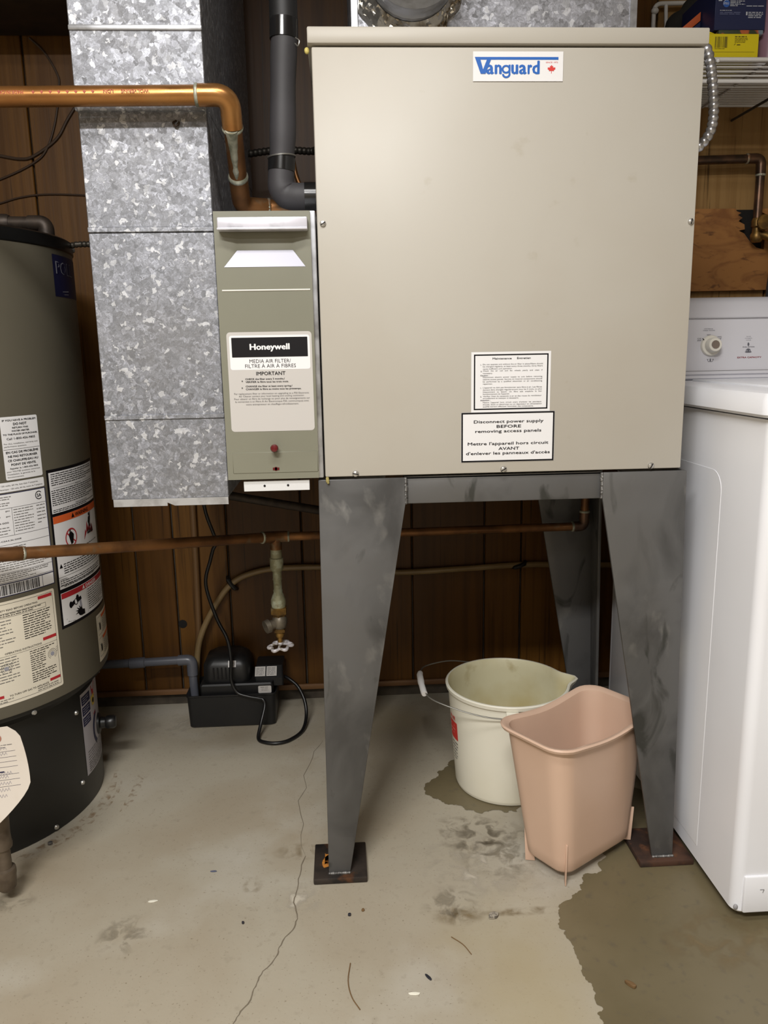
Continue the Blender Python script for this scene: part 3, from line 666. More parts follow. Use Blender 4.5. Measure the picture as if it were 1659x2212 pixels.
path = [(0.140,1.499,1.578),(0.140,1.43,1.578),(0.140,1.405,1.580),(0.140,1.375,1.590),(0.140,1.352,1.610),(0.140,1.34,1.64),(0.140,1.338,1.70),(0.140,1.338,2.19)]
rr = []; pp = []
for p in resample(path, 0.006):
    pp.append(p); k = len(pp) % 5; rr.append(0.0755 if k == 0 and p.z < 1.66 else 0.073)
MB().tube(pp, rr, 28).build('round_branch', G['zinc'], pl)

# ------------------------------------------------------------------ upper copper pipe
def ringpart(mb, c, ax, r, L=0.006):
    mb.lathe([(r*0.96,-L/2),(r*1.06,-L*0.3),(r*1.09,0),(r*1.05,L*0.3),(r*0.96,L/2)], c, ax, 16); return mb
up = thing('copper_water_pipe', 'bright copper pipe crossing in front of the duct and dropping behind filter top', 'pipe', (-0.3, 1.27, 1.18))
r1 = 0.0140
MB().tube([(-0.90,1.262,1.3270),(-0.192,1.265,1.3330)], r1, 20).build('pipe', G['copper'], up)
MB().tube(fillet([(-0.196,1.265,1.3330),(-0.1495,1.266,1.3335),(-0.1500,1.292,1.2960)], 0.026), r1*1.12, 20).build('elbow', G['copper'], up)
MB().tube([(-0.1500,1.290,1.2985),(-0.1540,1.372,1.2360)], r1, 20).build('pipe', G['copper_old'], up)
MB().tube(fillet([(-0.1538,1.366,1.2405),(-0.1555,1.414,1.2045),(-0.112,1.436,1.2045)], 0.022), r1*1.10, 20).build('elbow', G['copper_old'], up)
MB().tube([(-0.114,1.435,1.2045),(-0.029,1.442,1.2045)], r1, 20).build('pipe', G['copper_old'], up)
for c, ax, L in (((-0.196,1.265,1.3330), (1,0,0), 0.006), ((-0.1502,1.293,1.2955), (0,0.8,-0.6), 0.006), ((-0.1538,1.366,1.2405), (0,0.8,-0.6), 0.009), ((-0.112,1.436,1.2045), (1,0.1,0), 0.006)):
    ringpart(MB(), c, ax, r1*1.09, L).build('solder_ring', G['solder'], up)
so = MB(); off = Vector((-0.0010, -0.0062, -0.0078)); A1, B1 = Vector((-0.1500,1.290,1.2985)), Vector((-0.1540,1.372,1.2360))
so.tube([A1.lerp(B1, t)+off for t in (0.0,0.06,0.15,0.25,0.36,0.48,0.58,0.66,0.72,0.78,0.86)], [0.0100,0.0098,0.0082,0.0076,0.0066,0.0064,0.0052,0.0050,0.0058,0.0050,0.0040], 14)
so.build('solder_drip', G['solder'], up)
# printing on the pipe (reads upside down)
def pipe_map(u, v, h):          # u runs towards -X, v up is down: upside-down print
    a = -v/r1+0.10
    return Vector((-0.262-u, 1.2643-(r1+h)*math.cos(a), 1.3322-u*0.0085+(r1+h)*math.sin(a)))
pr = Label(pipe_map, 0, 0, 0.001, 0.001, h0=0.0003)
for t, x, wd in (('WOLVERINE',0,40),('LDN',51,14),('MADE IN CANADA',178,50)): pr.text(t, x, 3.2, wd, 5.0, 0, 0.01)
for x in (80, 92, 104, 116, 128, 140, 152, 164, 238): pr.poly([(x,-1.5),(x+2.2,1),(x,3.5),(x-2.2,1)], 0, 2)
pr.build('red_print', [mat('red_pipe_print', (160,62,30), 0.5)], bpy.data.objects['pipe'], 'small red printing along the copper pipe')

# ------------------------------------------------------------------ insulated pipe
ip = thing('insulated_pipe', 'black foam insulated pipe dropping down and turning into the furnace side', 'pipe', (-0.075, 1.38, 1.19))
ri = 0.0212
MB().tube([(-0.0640,1.38,2.198),(-0.0718,1.38,1.465)], ri*1.05, 20).build('foam_sleeve', mat('shade_black_sleeve', (22,22,23), 0.55), ip)  # blacker than the foam below: shade at the pipe's top, painted in
MB().tube(curve([(-0.0718,1.38,1.450),(-0.0760,1.379,1.39),(-0.0800,1.379,1.31),(-0.0835,1.38,1.268)], 5), [ri*(0.98+0.03*math.sin(i*0.8)) for i in range(16)], 20).build('foam_sleeve', G['foam'], ip)
el = fillet([(-0.0838,1.38,1.266),(-0.0880,1.381,1.2130),(-0.0295,1.382,1.2130)], 0.030, 14)
MB().tube(el, [ri*(1.0+0.07*math.sin(PI*i/(len(el)-1))-0.05*math.exp(-((i-8)/1.2)**2)) for i in range(len(el))], 20).build('foam_elbow', G['foam'], ip)
for (a, b, k) in (((-0.0714,1.38,1.476),(-0.0725,1.38,1.448),1.06),((-0.0832,1.38,1.272),(-0.0848,1.38,1.252),1.04),((-0.0480,1.382,1.2130),(-0.0292,1.382,1.2130),1.06)):
    MB().tube([a, Vector(a).lerp(Vector(b), 0.5), b], ri*k, 20).build('tape_band', G['tape'], ip)
MB().tube(curve([(-0.0535,1.366,1.446),(-0.0475,1.362,1.440),(-0.0500,1.363,1.433),(-0.0545,1.367,1.438)], 4), 0.0010, 6).build('tape_curl', G['wire'], ip)
MB().tube([Vector((-0.0835,1.38,1.2735))+Vector((math.cos(a)*0.0226, math.sin(a)*0.0226, 0.0015*math.cos(a))) for a in [2*PI*i/20 for i in range(21)]], 0.0012, 6).build('wire_tie', G['wire'], ip)

# ------------------------------------------------------------------ armored cables and thin tube behind
def armored(name, pts, r, m, pitch=0.0075):
    P = resample(curve(pts, 12), pitch/4); rad = [r*(0.80 if i % 4 == 0 else 1.0 if i % 4 == 2 else 0.94) for i in range(len(P))]
    return MB().tube(P, rad, 12).build(name, m)
tag(armored('armored_cable', [(-0.188,1.90,1.408),(-0.195,1.90,1.399),(-0.165,1.90,1.402),(-0.138,1.90,1.405),(-0.09,1.90,1.406),(-0.04,1.90,1.405),(-0.0285,1.80,1.404)], 0.0085, G['armor_dark'], 0.010), 'dark armored cable running behind the insulated pipe to the furnace', 'cable')
tag(armored('armored_cable', [(0.576,1.44,1.463),(0.602,1.405,1.458),(0.622,1.40,1.445),(0.632,1.40,1.42),(0.637,1.40,1.395),(0.6415,1.40,1.362),(0.6425,1.40,1.335),(0.638,1.40,1.313),(0.624,1.405,1.293),(0.600,1.42,1.278),(0.575,1.44,1.272)], 0.0088, G['armor'], 0.0098), 'shiny silver armored cable looping down the right side of the furnace', 'cable')
tag(MB().tube(curve([(-0.096,1.75,1.42),(-0.085,1.75,1.366),(-0.077,1.75,1.321),(-0.064,1.75,1.293),(-0.045,1.76,1.275),(-0.027,1.77,1.262)], 6), 0.0048, 10).build('copper_tube', G['copper_old']), 'thin copper tube curving behind the black insulated pipe', 'pipe')

# ------------------------------------------------------------------ lower copper pipe with drain valve
lp = thing('heating_pipe', 'tarnished copper pipe running low behind the furnace legs with a drain valve', 'pipe', (-0.15, 1.70, 0.30))
r2 = 0.0112
PA, PT, PR = Vector((-0.598,1.362,0.6258)), Vector((-0.150,1.700,0.5640)), Vector((0.5555,1.748,0.5565))
PX = Vector((-0.90,1.134,0.6674)); d1 = (PT-PA).normalized(); d2 = (PR-PT).normalized()
MB().tube([PX, PA-d1*0.035], r2, 16).build('pipe', G['copper_old'], lp)
mb = MB(); mb.tube([PA-d1*0.04, PA-d1*0.036, PA+d1*0.036, PA+d1*0.040], [r2,r2*1.16,r2*1.16,r2], 16); mb.build('coupling', G['copper_old'], lp)
MB().tube([PA+d1*0.036, PT-d1*0.03], r2, 16).build('pipe', G['copper_old'], lp)
mb = MB(); mb.tube([PT-d1*0.033, PT, PT+d2*0.026], r2*1.16, 16); mb.tube([PT, PT-Vector((0,0,0.028))], r2*1.16, 16); mb.build('tee', G['copper_old'], lp)
MB().tube([PT+d2*0.024, PR-d2*0.024], r2*0.86, 16).build('pipe', G['copper_old'], lp)
MB().tube(fillet([PR-d2*0.030, PR, PR+Vector((0,0,0.034))], 0.014), r2*1.05, 16).build('elbow', G['copper_dark'], lp)
MB().tube([PR+Vector((0,0,0.03)), PR+Vector((0.002,0,0.20))], r2*0.86, 16).build('pipe', G['copper_old'], lp)
so = MB()
for c, ax, rr_ in ((PA+d1*0.038, d1, r2*1.08), (PA-d1*0.038, d1, r2*1.08), (PT-d1*0.034, d1, r2*1.1), (PT+d2*0.027, d2, r2*1.0), (PR-d2*0.028, d2, r2), (PR+Vector((0,0,0.034)), (0,0,1), r2)): ringpart(MB(), c, ax, rr_, 0.006).build('solder_ring', G['solder'], lp)
vx, vy = -0.1505, 1.700
vb = MB().lathe([(0.0118,0.540),(0.0124,0.528),(0.0128,0.518),(0.0150,0.516),(0.0150,0.511),(0.0146,0.492),(0.0120,0.487),(0.0098,0.486),(0.0100,0.470),(0.0106,0.467),(0.0092,0.464),(0.0094,0.444),(0.0105,0.442),(0.0100,0.437),(0.0130,0.430),(0.0162,0.420),(0.0166,0.412),(0.0150,0.402)], (vx, vy, 0), (0,0,1), 18)
valve = vb.build('drain_valve', G['verdigris'], lp)
valve['label'] = 'greenish brass drain valve hanging from the pipe tee'
MB().lathe([(0.0150,0.404),(0.0192,0.402),(0.0192,0.388),(0.0150,0.384),(0.0135,0.380)], (vx, vy, 0), (0,0,1), 6).build('union_nut', G['brass'], valve)
mb = MB(); mb.lathe([(0.0125,0.382),(0.0165,0.376),(0.0172,0.366),(0.0150,0.356),(0.0105,0.352)], (vx+0.001, vy, 0), (0,0,1), 18)
mb.tube([(vx,vy,0.366),(vx-0.020,vy-0.012,0.364),(vx-0.0215,vy-0.013,0.364),(vx-0.030,vy-0.018,0.362)], [0.010,0.011,0.0155,0.0150], 16); mb.build('valve_body', mat('grey_brass', (120,112,98), 0.45, 0.5, [((88,80,70), 40, 0.4, 0.65)]), valve)
mb = MB(); mb.lathe([(0.0100,0.353),(0.0135,0.349),(0.0135,0.344),(0.0100,0.342)], (vx, vy, 0), (0,0,1), 6); mb.lathe([(0.009,0.343),(0.0105,0.338),(0.0085,0.332),(0.006,0.331),(0.006,0.318)], (vx, vy, 0), (0,0,1), 12); mb.build('packing_nut', G['brass'], valve)
mb = MB(); N_ = 60; ring = []; rad = []
for i in range(N_+1):
    a = 2*PI*i/N_; rr_ = 0.0235+0.0035*math.cos(6*a); ring.append((vx+rr_*math.cos(a), vy+rr_*math.sin(a), 0.3105-0.0012*math.cos(6*a)+0.0025*math.cos(a-0.5))); rad.append(0.0036+0.0006*math.cos(6*a))
mb.tube(ring, rad, 8, caps=False)
for k in range(3):
    a = 2*PI*k/3+0.4; mb.tube([(vx,vy,0.316),(vx+0.021*math.cos(a),vy+0.021*math.sin(a),0.3105)], 0.0028, 8)
mb.blob((vx,vy,0.317), 0.007, (1,1,0.8)); mb.build('hand_wheel', mat('white_flaky_wheel', (206,202,206), 0.45, 0.2, [((150,140,120), 120, 0.5, 0.62)]), valve)

# ------------------------------------------------------------------ tan hose, clips, power cord, PVC drain, pump
hz = WY-0.012
ho = thing('drain_hose', 'tan plastic hose rising from the pump and running along the wood paneling', 'hose', (0.06, hz, 0.06))
HP = [(-0.412,2.030,0.045),(-0.409,2.036,0.12),(-0.398,2.044,0.201),(-0.362,2.052,0.279),(-0.306,hz-0.004,0.353),(-0.23,hz,0.385),(-0.13,hz,0.392),(0.019,hz,0.386),(0.145,hz,0.369),(0.322,hz,0.373),(0.479,hz,0.379),(0.60,hz,0.376),(0.75,hz,0.370)]
MB().tube(curve(HP, 7), 0.0082, 10).build('tube', G['hose'], ho)
for (x, z, a) in ((-0.306,0.353,35),(0.479,0.379,-70)):
    mb = MB(); d = Vector((math.cos(R(a+90)), 0, math.sin(R(a+90)))); c = Vector((x, hz-0.005, z))
    mb.tube([c-d*0.022+Vector((0,0.014,0)), c-d*0.014+Vector((0,-0.003,0)), c+Vector((0,-0.007,0)), c+d*0.014+Vector((0,-0.003,0)), c+d*0.020+Vector((0,0.012,0))], [0.005,0.006,0.006,0.006,0.005], 8); mb.build('clip', G['black_plastic'], ho)

pu = thing('condensate_pump', 'black condensate pump with tank and motor cover on the floor by the wall', 'pump', (-0.306, 1.99, 0))
mb = MB(); x0, x1, y0, y1, zt = -0.4215, -0.1890, 1.932, 2.060, 0.092
def rr_loop(x0, x1, y0, y1, r, z, k=4):
    out = []
    for cx, cy, a0 in ((x1-r,y1-r,0),(x0+r,y1-r,90),(x0+r,y0+r,180),(x1-r,y0+r,270)):
        for i in range(k+1): a = R(a0+90*i/k); out.append((cx+r*math.cos(a), cy+r*math.sin(a), z))
    return out
def loft(mb, loops, cap0=True, cap1=True):
    n = len(loops[0]); V = [p for l in loops for p in l]; F = []
    for i in range(len(loops)-1):
        for k in range(n): F.append((i*n+k, i*n+(k+1) % n, (i+1)*n+(k+1) % n, (i+1)*n+k))
    if cap0: F.append(tuple(range(n))[::-1])
    if cap1: F.append(tuple(range((len(loops)-1)*n, len(loops)*n)))
    return mb._dump(V, F)
loft(mb, [rr_loop(x0+0.007,x1-0.007,y0+0.007,y1-0.005,0.010,0.0005), rr_loop(x0+0.004,x1-0.004,y0+0.004,y1-0.003,0.011,0.004), rr_loop(x0+0.001,x1-0.001,y0+0.001,y1-0.001,0.012,zt-0.006), rr_loop(x0-0.001,x1+0.001,y0-0.001,y1,0.012,zt-0.004), rr_loop(x0-0.001,x1+0.001,y0-0.001,y1,0.012,zt), rr_loop(x0+0.002,x1-0.002,y0+0.002,y1-0.003,0.011,zt), rr_loop(x0+0.006,x1-0.006,y0+0.006,y1-0.006,0.010,0.02)], True, True)
mb.build('tank', G['black_plastic'], pu)
mb = MB(); loft(mb, [rr_loop(-0.385,-0.197,1.945,2.055,0.006,0.070), rr_loop(-0.387,-0.196,1.944,2.056,0.006,0.112), rr_loop(-0.384,-0.198,1.947,2.054,0.006,0.116)]); lid = mb.build('cover', G['black_plastic'], pu)
mb = MB(); loft(mb, [rr_loop(-0.378,-0.258,1.958,2.056,0.020,0.114), rr_loop(-0.380,-0.256,1.956,2.058,0.020,0.120), rr_loop(-0.379,-0.257,1.957,2.057,0.022,0.160), rr_loop(-0.371,-0.264,1.966,2.052,0.024,0.176), rr_loop(-0.355,-0.278,1.985,2.046,0.022,0.184)])
mot = mb.build('motor_cover', G['black_plastic'], pu)
for k in range(5):
    x = -0.352+k*0.0105; MB().box(x, x+0.004, 1.9545, 1.958, 0.126, 0.158, 0.0006, 1).build('vent_slot', G['void'], mot)
mb = MB(); loft(mb, [rr_loop(-0.246,-0.170,1.962,2.058,0.005,0.100), rr_loop(-0.246,-0.170,1.962,2.058,0.005,0.122), rr_loop(-0.244,-0.172,1.990,2.056,0.005,0.146)]); mb.build('switch_box', G['black_plastic'], pu)
d = Vector((0, 0.028, 0.024)).normalized(); nn = Vector((0, -0.024, 0.028)).normalized()
for i, (x, wd) in enumerate(((-0.246, 27), (-0.216, 27))):
    l = Label(flat((x+0.001, 1.9625+0.0252, 0.1228+0.0210), (1,0,0), d, nn), 0, 0); l.rect(0, 0, wd, 28, 0, 0); l.lines(2.5, 4, wd-6, 6, 3.8, 1.3, 1); l.build('rating_sticker', [G['grey_sheet'], G['grey_ink']], pu)
l = Label(wall_map(-0.2350, 1.944, 0.1085), 0, 0); l.rect(0, 0, 34, 20, 0, 0, 3); l.lines(6, 3, 24, 1, 3, 1.4, 1); l.lines(8, 8, 18, 2, 4, 1.0, 1); l.build('rating_sticker', [G['grey_sheet'], G['grey_ink']], pu)
l = Label(flat((-0.311, 1.9605, 0.1745), (1,0,0), (0,0.35,0.6), (0,-0.6,0.35)), 0, 0); l.rect(0, 0, 20, 17, 0, 0); l.lines(8, 3, 10, 4, 3, 1.0, 1); l.build('rating_sticker', [G['grey_sheet'], G['grey_ink']], pu)

CP = [(-0.349,1.98,0.72),(-0.351,1.98,0.586),(-0.328,1.98,0.497),(-0.336,1.98,0.470),(-0.344,1.98,0.443),(-0.358,1.97,0.381),(-0.334,1.96,0.293),(-0.308,1.945,0.241),(-0.300,1.935,0.189),(-0.302,1.932,0.135),(-0.288,1.925,0.102),(-0.262,1.92,0.092),(-0.232,1.915,0.087),(-0.220,1.912,0.084),(-0.216,1.905,0.068),(-0.226,1.88,0.030),(-0.230,1.852,0.0065),(-0.210,1.832,0.0055),(-0.180,1.826,0.0055),(-0.150,1.840,0.0055),(-0.122,1.882,0.0065),(-0.112,1.925,0.022),(-0.115,1.952,0.055),(-0.132,1.972,0.088),(-0.155,1.985,0.106),(-0.172,1.995,0.112)]
tag(MB().tube(curve(CP, 6), 0.0046, 10).build('power_cord', G['cord'], loc=(-0.23, 1.9, 0)), 'black power cord hanging down to the pump and looped on the floor', 'cord')

pv = thing('pvc_drain_pipe', 'grey plastic drain pipe running from the water heater into the pump tank', 'pipe', (-0.52, 1.99, 0.04))
MB().tube([(-0.78,1.99,0.163),(-0.550,1.99,0.167),(-0.43,1.99,0.170)], 0.0112, 16).build('pipe', G['pvc'], pv)
mb = MB(); mb.tube([(-0.575,1.99,0.1660),(-0.572,1.99,0.1660),(-0.535,1.99,0.1675),(-0.532,1.99,0.1676)], [0.0112,0.0142,0.0142,0.0112], 16); mb.build('coupling', G['pvc'], pv)
MB().tube(fillet([(-0.446,1.99,0.1695),(-0.4110,1.99,0.1700),(-0.4110,1.99,0.128)], 0.014), 0.0142, 16).build('elbow', G['pvc'], pv)
MB().tube([(-0.4110,1.99,0.135),(-0.4090,1.99,0.030)], 0.0112, 16).build('pipe', G['pvc'], pv)

tag(MB().tube([(-0.396,2.066,0.70),(-0.398,2.066,0.42),(-0.402,2.066,0.22),(-0.424,2.068,0.053)], 0.0085, 10).build('conduit', mat('brown_painted_conduit', (104,76,46), 0.5)), 'thin brown vertical conduit against the paneling below the duct', 'pipe')
tag(MB().tube([(-0.300,1.85,0.639),(-0.03,1.85,0.586),(0.02,1.86,0.576)], 0.0105, 12).build('dark_pipe', G['iron']), 'dark sloping pipe beneath the air filter, behind the left leg', 'pipe')

# ------------------------------------------------------------------ water heater
HX, HY, HR, SR = -0.847, 1.648, 0.315, 0.280
wh = thing('water_heater', 'taupe cylindrical gas water heater with black base and many warning labels', 'water heater', (HX, HY, 0))
MB().lathe([(HR-0.012,0.296),(HR-0.001,0.298),(HR,0.302),(HR,1.166)], (HX, HY, 0), (0,0,1), 96).build('jacket', G['tank'], wh)
MB().lathe([(HR+0.0005,1.163),(HR+0.0025,1.165),(HR+0.0025,1.186),(HR-0.003,1.1895),(HR-0.05,1.191),(0.02,1.193)], (HX, HY, 0), (0,0,1), 96).build('top_rim', G['black_gloss'], wh)
MB().lathe([(SR-0.02,0.0005),(SR-0.001,0.001),(SR,0.004),(SR,0.262),(SR+0.004,0.263),(SR+0.004,0.268),(SR+0.012,0.276),(HR-0.008,0.287),(HR-0.006,0.2962),(HR-0.05,0.2965)], (HX, HY, 0), (0,0,1), 96).build('base_skirt', G['skirt'], wh)
for (th, z, r) in ((50.8,0.287,HR-0.008),(75.8,0.224,SR),(75.3,0.064,SR),(58.0,0.010,SR),(104.5,1.1755,HR+0.0025),(98,0.272,SR+0.012)):
    a = R(th); dr = Vector((math.sin(a), -math.cos(a), 0)); c = Vector((HX, HY, z))+dr*(r-0.0005)
    MB().lathe([(0.0052,0),(0.0055,0.0015),(0.0040,0.0042),(0,0.0050)], c, dr, 12).build('screw', G['screw'], wh)
def hl(th0, z1, r=HR): return cyl_map(HX, HY, r, th0, z1)
HI = [G['white_sheet'], G['black_ink'], G['grey_ink'], G['navy_ink'], G['darkred_ink'], G['orange_ink'], G['cream_sheet'], G['yellow_ink'], G['silver_ink']]
mm = lambda deg, r=HR: R(deg)*r*1000
def ctext(l, s, cx, yb, wd, cap, mi, bold=0.0, lev=2): l.text(s, cx-wd/2, yb, wd, cap, mi, bold, lev=lev)
# problem sticker 77 x 115 mm
l = Label(hl(49.6, 0.857)); l.rect(0, 0, 76, 114, 0, 0, 3)
for s, y, wd, c, b in (('IF YOU HAVE A PROBLEM',8,68,3.4,.03),('DO NOT',15.5,27,4.4,.04),('RETURN THIS',21.5,32,2.8,.04),('WATER HEATER',27.2,36,2.8,.04),('TO THE PLACE OF PURCHASE.',33.2,70,2.8,.04),('Call 1-800-456-9805',41.5,58,4.0,.015)): ctext(l, s, 38, y, wd, c, 1, b)
l.text('For ALL installation, warranty and', 3, 49.5, 68, 2.4, 2, .01); l.text('performance questions.', 3, 54.5, 44, 2.4, 2, .01)
l.rect(1, 58.5, 74, 0.5, 1, 2)
for s, y, wd, c, b in (('EN CAS DE PROBLÈME',66,66,4.0,.035),('NE PAS RETOURNER',73.5,60,4.0,.035),('CE CHAUFFE-EAU AU',81,62,4.0,.035),('POINT DE VENTE.',88.5,51,4.0,.035),('Appeler le 1-800-456-9805',94.8,58,2.9,.02)): ctext(l, s, 38, y, wd, c, 1, b)
for s, y, wd in (("pour TOUTES questions concernant",100,68),("l'installation, la garantie et le",105,56),('fonctionnement.',110,32)): l.text(s, 3, y, wd, 2.4, 2, .01)
l.build('problem_sticker', HI, wh, 'white sticker with bold text about returning the heater')
# volts strip
l = Label(hl(35, 0.7395)); W = mm(28.6); l.rect(0, 0, W, 17.5, 0, 0, 2)
l.text('120 volts, 60 Hz, less than 7 amperes.', W-88, 7, 74, 2.6, 2, .01); l.text('Electrique : 120 volts, 60 Hz, moins de 7 ampères.', W-92, 13.5, 88, 2.6, 2, .01)
l.build('voltage_sticker', HI, wh)
# rating plate
l = Label(hl(33, 0.7200)); W = mm(30.7); H = 190; l.rect(0, 0, W, H, 0, 0); l.frame(0, 0, W, H, 1.6, 3, 1)
cx, cy = W-16, 13; l.arc(cx, cy, 8, 1.5, 40, 320, 1); l.text('SA', cx-4.2, cy+3.1, 9.5, 6.4, 1, .03)
l.lines(6, 6, 92, 2, 4, 1.2, 2); l.lines(6, 17, 88, 2, 4, 1.2, 2)
for y in (27, 78, 94, 116, 146, 163): l.rect(2, y, W-4, 0.6, 1, 1)
l.rect(W-74, 27, 0.6, 51, 1, 1); l.rect(W-46, 116, 0.6, 12, 1, 1)
l.lines(W-71, 31, 40, 9, 5, 1.2, 2); l.lines(W-24, 31, 20, 6, 6.5, 1.3, 2, ragged=0.6)
for y in (33, 43): l.text('Natural', W-112, y, 16, 2.4, 2, .01); l.text('gas', W-86, y, 8, 2.4, 2, .01)
l.text('315638-000', W-120, 55, 38, 3.0, 1, .01); l.lines(W-120, 62, 40, 3, 5.5, 1.2, 2)
l.text('Z21.10.3b-CSA4.3b-2008', W-128, 88, 66, 2.6, 1, .01); l.lines(10, 99, 110, 3, 4.5, 1.2, 2, ragged=0.5)
l.lines(4, 119, W-10, 6, 4.2, 1.2, 2); l.lines(4, 148, W-10, 4, 3.6, 1.2, 2); l.text('FOR DIRECT VENT INSTALLATION', W-62, 128, 52, 2.3, 2, .01, lev=3)
l.rect(0, 165, W, 1.8, 3, 2); l.bars(4, 168, W-38, 19, 1, 2, 0.62); l.rect(W-28, 166, 0.8, 22, 3, 2)
l.build('rating_plate', HI, wh, 'white rating plate with blue border, tables and barcode')
# operating instructions
l = Label(hl(31, 0.5215)); W = mm(31.9); H = 200; l.rect(0, 0, W, H, 6, 0, 4); l.frame(3, 5, W-8, H-11, 0.6, 1, 1)
l.rect(W-38, 7, 31, 6, 4, 2); l.text('FOR YOUR SAFETY READ BEFORE OPERATING', W-146, 18.5, 106, 3.6, 1, .005)
l.frame(8, 22, W-30, 9, 0.6, 1, 1); l.lines(10, 23.5, W-36, 2, 3.6, 1.3, 1)
l.lines(10, 36, 76, 9, 6, 1.4, 2, ragged=0.6); l.lines(W-72, 34, 58, 11, 4.6, 1.5, 1)
l.rect(W-36, 90, 30, 6, 4, 2); l.text('OPERATING INSTRUCTIONS', W-112, 101, 72, 3.6, 1, .005); l.rect(3, 104, W-8, 0.5, 1, 1)
l.lines(10, 108, 78, 10, 5.6, 1.4, 2, ragged=0.6); l.lines(W-66, 108, 54, 2, 4.2, 1.4, 1); l.lines(W-66, 117, 32, 8, 4.2, 1.4, 1); l.lines(W-66, 152, 54, 5, 4.4, 1.5, 1)
for q in (W-19, W-112):
    l.arc(q, 128, 10, 0.7, -60, 240, 2); l.arc(q, 128, 7, 0.6, -60, 240, 2); l.disc(q, 128, 4.4, 8, 2)
    for k in range(3): l.stroke(q+9, 119+k*3.6, q+14, 116+k*4.4, 0.5, 2)
l.rect(W-30, 176, 24, 5.5, 4, 2); l.rect(W-142, 178, 20, 5.5, 4, 2); l.text('TO TURN OFF GAS TO APPLIANCE', W-112, 184, 78, 3.6, 1, .005)
l.lines(W-58, 186, 48, 2, 4, 1.3, 2); l.lines(10, 187, 60, 2, 4, 1.3, 2)
l.build('operating_sticker', HI, wh, 'cream operating instructions sticker with red header bars')
# warning column
l = Label(hl(64.9, 0.7500)); W = mm(35.0); l.rect(0, 0, W, 318, 1, 0)
a = 5.0; l.rect(a, 6, W-2*a, 80, 0, 1); l.lines(a+5, 9, W-2*a-12, 6, 4.2, 1.6, 1); l.text('IMPORTANT', W/2-13, 38.5, 26, 2.6, 1, .02, lev=3); l.rect(a+8, 36.7, W/2-28, 0.5, 1, 2); l.rect(W/2+18, 36.7, W/2-30, 0.5, 1, 2)
l.lines(a+3, 41, W-2*a-9, 8, 4.0, 1.6, 1); l.text('STATE OF CALIFORNIA NOTICE', W/2-18, 77, 52, 2.4, 1, .01, lev=3); l.lines(a+3, 79, W-2*a-9, 2, 3.4, 1.4, 1)
l.rect(a, 92, W-2*a, 146, 0, 1); l.rect(a, 92, W-2*a, 14, 5, 2); l.text('WARNING', W/2-24, 103, 58, 8, 1, .035, lev=3)
l.poly([(W/2-38,103.5),(W/2-27,103.5),(W/2-32.5,94)], 1, 3)
cx, cy = 52, 142
l.poly([(cx-9,cy-8),(cx+2,cy-12),(cx+9,cy-5),(cx+5,cy+12),(cx-2,cy+14)], 1, 3); l.poly([(cx-5,cy-10),(cx-3,cy-19),(cx,cy-18),(cx-1,cy-11)], 1, 3)
l.arc(cx, cy, 19, 2.8, 0, 360, 4, 4, 30); l.stroke(cx-13, cy-11, cx+13, cy+11, 2.6, 4, 4)
fx, fy = 128, 128                                   # a burning figure above flames
l.disc(fx+5, fy-17, 3.6, 1, 3); l.poly([(fx,fy-12),(fx+8,fy-13),(fx+11,fy-22),(fx+14,fy-21),(fx+12,fy-8),(fx+8,fy+2),(fx+10,fy+10),(fx+2,fy+8),(fx-4,fy-2)], 1, 3)
l.poly([(fx-28,fy+30),(fx-20,fy+10),(fx-16,fy+16),(fx-10,fy-6),(fx-4,fy+10),(fx+2,fy+2),(fx+8,fy+16),(fx+16,fy+4),(fx+20,fy+24)], 4, 2)
for k in range(5): l.poly([(fx-12+k*7,fy+22),(fx-9+k*7,fy+4-2*(k % 2)),(fx-5+k*7,fy+22)], 1, 4)
l.lines(a+4, 168, W-2*a-12, 1, 5, 1.8, 2)
l.poly([(a+4,196),(a+13,196),(a+8.5,187)], 1, 3); l.lines(a+16, 189, W-2*a-24, 5, 4.6, 1.8, 1); l.rect(a, 214, W-2*a, 0.6, 1, 2); l.text('Installation:', a+3, 220, 20, 2.6, 1, .015, lev=3); l.lines(a+3, 221.5, W-2*a-10, 3, 4.2, 1.6, 1)
l.rect(a, 232, W-2*a, 0.6, 1, 2); l.lines(a+12, 233.2, W-2*a-30, 1, 3, 1.5, 1)
l.rect(a, 246, W-2*a, 66, 0, 1); l.rect(a+1, 247, W-2*a-2, 11, 4, 2); l.poly([(W/2-24,256),(W/2-14,256),(W/2-19,248)], 0, 3); l.text('DANGER', W/2-10, 256, 50, 7, 0, .035, lev=3)
cx = 46                                             # hand under a hot tap
l.disc(30, 276, 5, 1, 3, 12, 7); l.disc(52, 268, 5, 1, 3, 12, 7); l.arc(47, 274, 7, 1.6, 0, 360, 1, 3); l.poly([(48,270),(64,267),(66,274),(50,278)], 1, 3); l.poly([(33,272),(42,269),(43,277),(34,281)], 1, 3)
l.poly([(58,276),(64,275),(66,290),(58,291)], 8, 3)
l.poly([(54,306),(50,300),(41,301),(50,297),(42,293),(52,294),(46,287),(56,292),(54,284),(60,291),(63,288),(66,296),(74,298),(74,308),(62,308)], 1, 3)
l.stroke(14, 302, 58, 288, 0.7, 2, 2); l.stroke(18, 308, 60, 292, 0.7, 2, 2); l.stroke(18, 308, 40, 311, 0.7, 2, 2)
l.rect(88, 260, 0.6, 50, 2, 2); l.lines(92, 262, W-2*a-92, 10, 4.6, 1.6, 1)
l.build('warning_sticker', HI, wh, 'tall black bordered warning sticker with red and orange headers')
